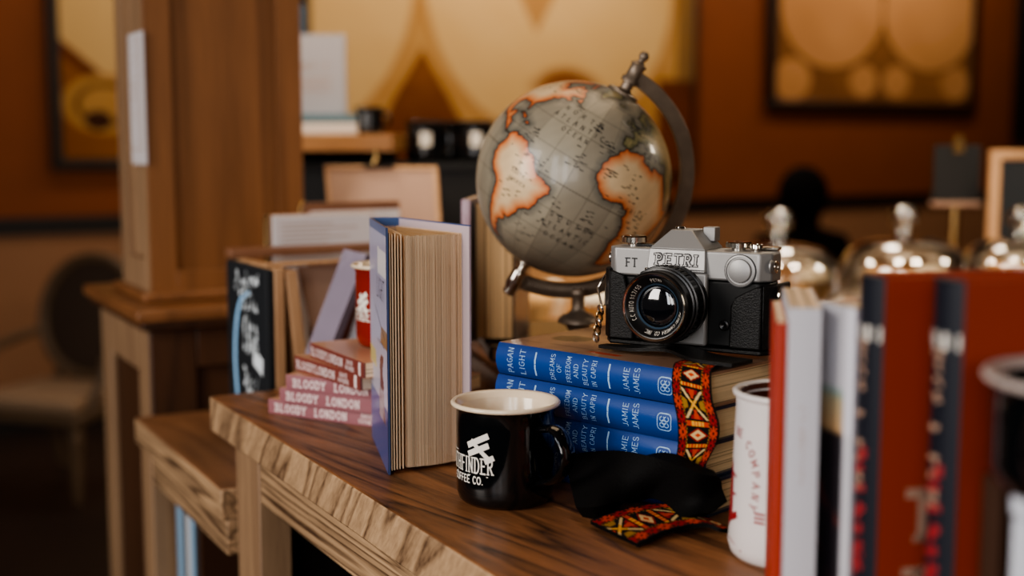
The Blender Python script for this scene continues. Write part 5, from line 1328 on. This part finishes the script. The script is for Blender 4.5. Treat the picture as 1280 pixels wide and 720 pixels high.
# tray of cakes and cups behind the globe stand
for i, (px, D, r, h, m1, m2, lab_) in enumerate(((664, 2.34, .042, .07, M['bread'], M['bread'], 'orange brown bun on the counter, behind the globe foot at left'), (690, 2.44, .03, .07, M['icing'], M['icing'], 'white iced cake on the counter behind the globe stem'), (748, 2.40, .04, .06, M['bread'], M['icing'], 'iced bun on the counter, hidden partly by the film camera'))):
    p = P(px, 380, D); pastry(Vector((p.x, p.y, 0)), 0, 0, 0, r, h, m1, m2, lab_, 'loose buns on the serving counter')
p = P(1035, 370, 2.05)
# black clipboard sign on a stand
D = 2.98; p = P(1194, 255, D)
t = thing('menu_stand', 'small black sign with brass clip on a stand, beside the framed blackboard', 'sign', (p.x, p.y, KZ+.0005), cf(0))
zb = p.z-KZ; zt_ = P(1194, 181, D).z-KZ; hw_ = 29/F*D
k = MB(); k.box((-hw_, -.004, zb+.006), (hw_, .004, zt_), M['black']); k.build('sign_panel', t)
k = MB(); k.box((-hw_, -.02, zb-.004), (hw_, .02, zb+.0055), M['card']); k.build('ledge', t)
k = MB(); k.lathe([(0, 0), (.06, 0), (.06, .008), (.012, .016), (.010, zb-.0065)], 24, M['old_brass']); k.build('post', t)
k = MB(); k.box((-.012, -.010, zt_-.018), (.012, -.0045, zt_+.006), M['old_brass']); k.lathe([(.009, -.006), (.009, .004), (0, .004)], 20, M['old_brass'], Matrix.Translation((0, -.008, zt_+.012)) @ RX, cap=False); k.build('clip', t)
D = 2.85; p = P(1282, 300, D)
t = thing('framed_blackboard', 'blackboard in a pale wooden frame on the counter at the right edge', 'board', (p.x, p.y, KZ+.0005), cf(0))
zt_ = P(1282, 188, D).z-KZ; hw_ = 48/F*D
k = MB(); k.box((-hw_+.02, -.006, .021), (hw_-.02, .006, zt_-.021), M['chalk']); k.build('board_panel', t)
k = MB()
for lo, hi in (((-hw_, -.012, 0), (hw_, .012, .02)), ((-hw_, -.012, zt_-.02), (hw_, .012, zt_)), ((-hw_, -.012, .0202), (-hw_+.02, .012, zt_-.0202)), ((hw_-.02, -.012, .0202), (hw_, .012, zt_-.0202))): k.box(lo, hi, M['tan_wood'])
k.build('board_frame', t, bevel=.002)
# ================================================================= black shelf unit behind, with mugs
D0 = 2.62
sA = P(378, 178, D0); SHZ = P(440, 168, D0).z
lo_z = P(520, 202, 2.72).z
c0 = W((378-640)/F*D0, D0, 0)
un = thing('shelf_unit', 'black shelf unit with a wooden upper shelf, in the background left of the globe', 'shelf', (c0.x, c0.y, 0), cf(0))
wL = (497-378)/F*D0; wR = (622-378)/F*D0
k = MB(); k.box((-.30, -.10, SHZ-.034), (wL, .22, SHZ), M['counter']); k.build('upper_shelf', un, bevel=.002)
k = MB(); k.box((-.30, .0, 0), (wR, .25, lo_z-.012), M['black']); k.box((-.30, .2205, lo_z-.0115), (wL-.02, .235, SHZ-.001), M['black']); k.build('cabinet_body', un)
k = MB(); k.box((-.31, -.012, lo_z-.0118), (wR+.01, .2200, lo_z), M['black']); k.build('lower_shelf', un)
for i, px in enumerate((531, 563, 594)):
    D = 2.665 if i % 2 == 0 else 2.775; p = P(px, 180, D)
    def logo(k, surf, R):
        for v in np.linspace(-.012, .012, 9): k.stroke((-.0115, v), (.0115, v), .0034, 1, lambda u, w: surf(.05+u/.042, .046+w, .0004), M['white_print'])
    mug('shop_mug', f'black mug on the low black shelf left of the globe, {["leftmost", "middle one", "rightmost"][i]} of three', (p.x, p.y, lo_z+.0006), cf((px-640)/F*-57), .041, .082, M['black_enamel'], M['black_enamel'], M['black_enamel'], math.radians(115), logo if i != 1 else None, group='black mugs on the black shelf')
p = P(462, 165, 2.62)
mug('shop_mug', 'black mug on the wooden upper shelf, beside the stack under the white book', (p.x, p.y, SHZ+.0006), cf(10), .030, .052, M['black_enamel'], M['black_enamel'], M['black_enamel'], math.radians(70), None, hw=.016)
# white book shown upright on a stack of two
zz = SHZ+.0006
for i, (T, c, lab_) in enumerate(((.022, S(196, 188, 180), 'cream'), (.018, S(84, 110, 122), 'blue green'))):
    p = W((370-640)/F*2.58, 2.58, zz)
    book('stacked_book', f'{lab_} book lying under the upright white book on the upper shelf', .125, .14, T, c, p, rotz=cf(2), seed=90+i, nlay=6, cover_mat='paint', hard=False)
    zz += T+.0003
H_ = P(410, 42, 2.60).z-zz; w_ = (434-360)/F*2.62
m4 = Matrix.Translation(W((360-640)/F*2.62, 2.62, zz+.0006)) @ Matrix.Rotation(cf(2), 4, 'Z')
def wh_cover(u, w): return S(196, 194, 198)
def wtext(mb, surf, H, T):
    scribble(mb, 5, lambda u, v: (H*.60+v, w_*.5+u, -.0005), M['card'], .016, 5, thick=.12)
    for q in range(3): mb.stroke((-.03, 0), (.03, 0), .002, 1, lambda u, v: (H*(.3+.07*q)+v, w_*.5+u, -.0005), M['card'])
book('display_book', 'white book standing upright on the background shelf, next to the bookcase column', H_, w_, .02, S(150, 147, 152), (0, 0, 0), mat4=m4 @ Matrix(((0, 1, 0, 0), (0, 0, 1, 0), (1, 0, 0, 0), (0, 0, 0, 1))), seed=95, nlay=6, cover_mat='paint', spine_text=wtext)
# second display book further left, peeping out
p = P(374, 40, 2.70)
m4 = Matrix.Translation(W((352-640)/F*2.70, 2.68, SHZ+.0006)) @ Matrix.Rotation(cf(2), 4, 'Z')
book('display_book', 'taller dark blue book behind the upright white book on the background shelf', P(370, 8, 2.7).z-SHZ, .058, .02, S(54, 74, 92), (0, 0, 0), mat4=m4 @ Matrix(((0, 1, 0, 0), (0, 0, 1, 0), (1, 0, 0, 0), (0, 0, 0, 1))), seed=96, nlay=5, cover_mat='paint')
# tan framed slanted board with a brass clip
D = 2.05
qs = [P(412, 290, D), P(552, 296, D-.02), P(546, 207, D+.05), P(405, 206, D+.07)]
oo = Vector((sum(q.x for q in qs)/4, sum(q.y for q in qs)/4, sz))
oo.z = LZ+.008
bl, br, tr, tl = [q-oo for q in qs]
t = thing('framed_board', 'tan framed board leaning back with a brass clip on top, left of the globe', 'board', oo)
nn_ = (br-bl).cross(tl-bl).normalized(); nn_ = nn_ if nn_.dot(FH) > 0 else -nn_
def qp(u, v): return (bl*(1-u)+br*u)*(1-v)+(tl*(1-u)+tr*u)*v
v0 = -qp(0, 0).z/(qp(0, 1).z-qp(0, 0).z); v0r = -qp(1, 0).z/(qp(1, 1).z-qp(1, 0).z); v0 = max(v0, v0r)+.005
def slabq(k, u0, u1, v0_, v1, d0, d1, m): k.hull8([tuple(qp(a, b)+nn_*d) for b in (v0_, v1) for a, d in ((u0, d0), (u1, d0), (u1, d1), (u0, d1))], m)
k = MB(); slabq(k, .03, .96, v0+.08, .94, .003, .010, M['card']); k.build('panel', t)
k = MB(); slabq(k, 0, 1, .94, 1, 0, .014, M['tan_wood']); slabq(k, 0, .03, v0, .9395, 0, .014, M['tan_wood']); slabq(k, .96, 1, v0, .9395, 0, .014, M['tan_wood']); slabq(k, .0305, .9595, v0, v0+.0795, 0, .014, M['tan_wood']); k.build('frame', t, bevel=.0015)
k = MB(); slabq(k, .36, .62, .945, .985, -.004, -.0005, M['dark_frame']); k.build('latch', t)
c = qp(.44, 1.0); k = MB(); k.tube([tuple(c+Vector((0, 0, .001))), tuple(c+RGT*.006+UPZ*.012), tuple(c+RGT*.004+UPZ*.026)], .004, M['old_brass']); k.build('clip', t)
# ================================================================= light
def area(name, loc, target, size, energy, col, sy=None):
    l = bpy.data.lights.new(name, 'AREA'); l.shape = 'RECTANGLE'; l.size = size; l.size_y = sy or size; l.energy = energy; l.color = col
    o = bpy.data.objects.new(name, l); C.objects.link(o); o.location = loc; d = Vector(target)-Vector(loc); o.rotation_euler = d.to_track_quat('-Z', 'Y').to_euler(); return o
tgt = W(.05, 1.1, 1.1)
area('window_or_fill_light', W(-2.2, -.2, 2.1), tgt, 1.0, 70, (1, .93, .86), 1.5)
area('window_or_fill_light', W(-1.15, -1.3, 1.9), W(.2, 1.0, 1.15), .35, 14, (.92, .95, 1), 1.6)
area('window_or_fill_light', W(-.55, -1.5, 1.9), W(.2, 1.0, 1.15), .25, 9, (.92, .95, 1), 1.6)
area('window_or_fill_light', W(-.5, -1.9, 1.75), W(.1, 1.1, 1.1), 1.4, 22, (1, .9, .82), 1.0)  # added soft fill from behind the camera, not a window
area('window_or_fill_light', W(1.7, -1.0, 1.9), W(.2, 1.05, 1.1), .8, 5, (1, .86, .7), 1.0)  # warm fill added at front right to lift the page edges, no window
def globe_lamp(x, d, z, e, size=.24):
    p = W(x, d, z); q = W(.78, 2.5, 1.08); D = (q-p).length
    l = bpy.data.lights.new('globe_lamp', 'AREA'); l.shape = 'DISK'; l.size = size; l.color = (1, .84, .64)
    l.energy = e*D*D*PI*1.0; l.spread = math.radians(110)
    o = bpy.data.objects.new('globe_lamp', l); C.objects.link(o); o.location = p; o.rotation_euler = (q-p).to_track_quat('-Z', 'Y').to_euler()
for x, d, z in ((-.75, 2.35, 2.1), (.30, 1.55, 2.35), (1.05, 1.45, 2.35), (2.3, 2.2, 2.1), (.75, 3.1, 2.3)): globe_lamp(x, d, z, .7)
area('ceiling_light', W(.4, 1.9, 3.0), W(.3, 1.6, 1), 1.2, 12, (1, .74, .48))
# picture lamps washing the maps
for x, e in ((1.5, 16), (3.4, 34), (6.1, 23)):
    area('picture_lamp', (x, YW-.9, 3.1), (x, YW, 1.75), 1.4, e, (1, .88, .74), .2)
area('room_light', (3.5, 3.6, 3.2), (3.5, 5.5, .8), 2.5, 50, (1, .7, .45))
w_ = bpy.data.worlds.new('world'); bpy.context.scene.world = w_; w_.use_nodes = True
w_.node_tree.nodes['Background'].inputs[0].default_value = (1, .84, .70, 1); w_.node_tree.nodes['Background'].inputs[1].default_value = .06
# ================================================================= camera
cd = bpy.data.cameras.new('camera'); co = bpy.data.objects.new('camera', cd); C.objects.link(co)
co.matrix_world = Matrix((( RGT.x, UPC.x, -FWD.x, CAM.x), (RGT.y, UPC.y, -FWD.y, CAM.y), (RGT.z, UPC.z, -FWD.z, CAM.z), (0, 0, 0, 1)))
cd.sensor_width = 36; cd.lens = 45; cd.clip_start = .05; cd.clip_end = 50
cd.dof.use_dof = True; cd.dof.focus_distance = 1.05; cd.dof.aperture_fstop = 2.9
bpy.context.scene.camera = co
sc = bpy.context.scene
sc.view_settings.view_transform = 'AgX'; sc.view_settings.look = 'AgX - Medium High Contrast'; sc.view_settings.exposure = -.1
sc.cycles.use_denoising = True; sc.cycles.max_bounces = 8; sc.cycles.transparent_max_bounces = 16
sc.cycles.sample_clamp_indirect = 25; sc.cycles.caustics_reflective = False; sc.cycles.caustics_refractive = False
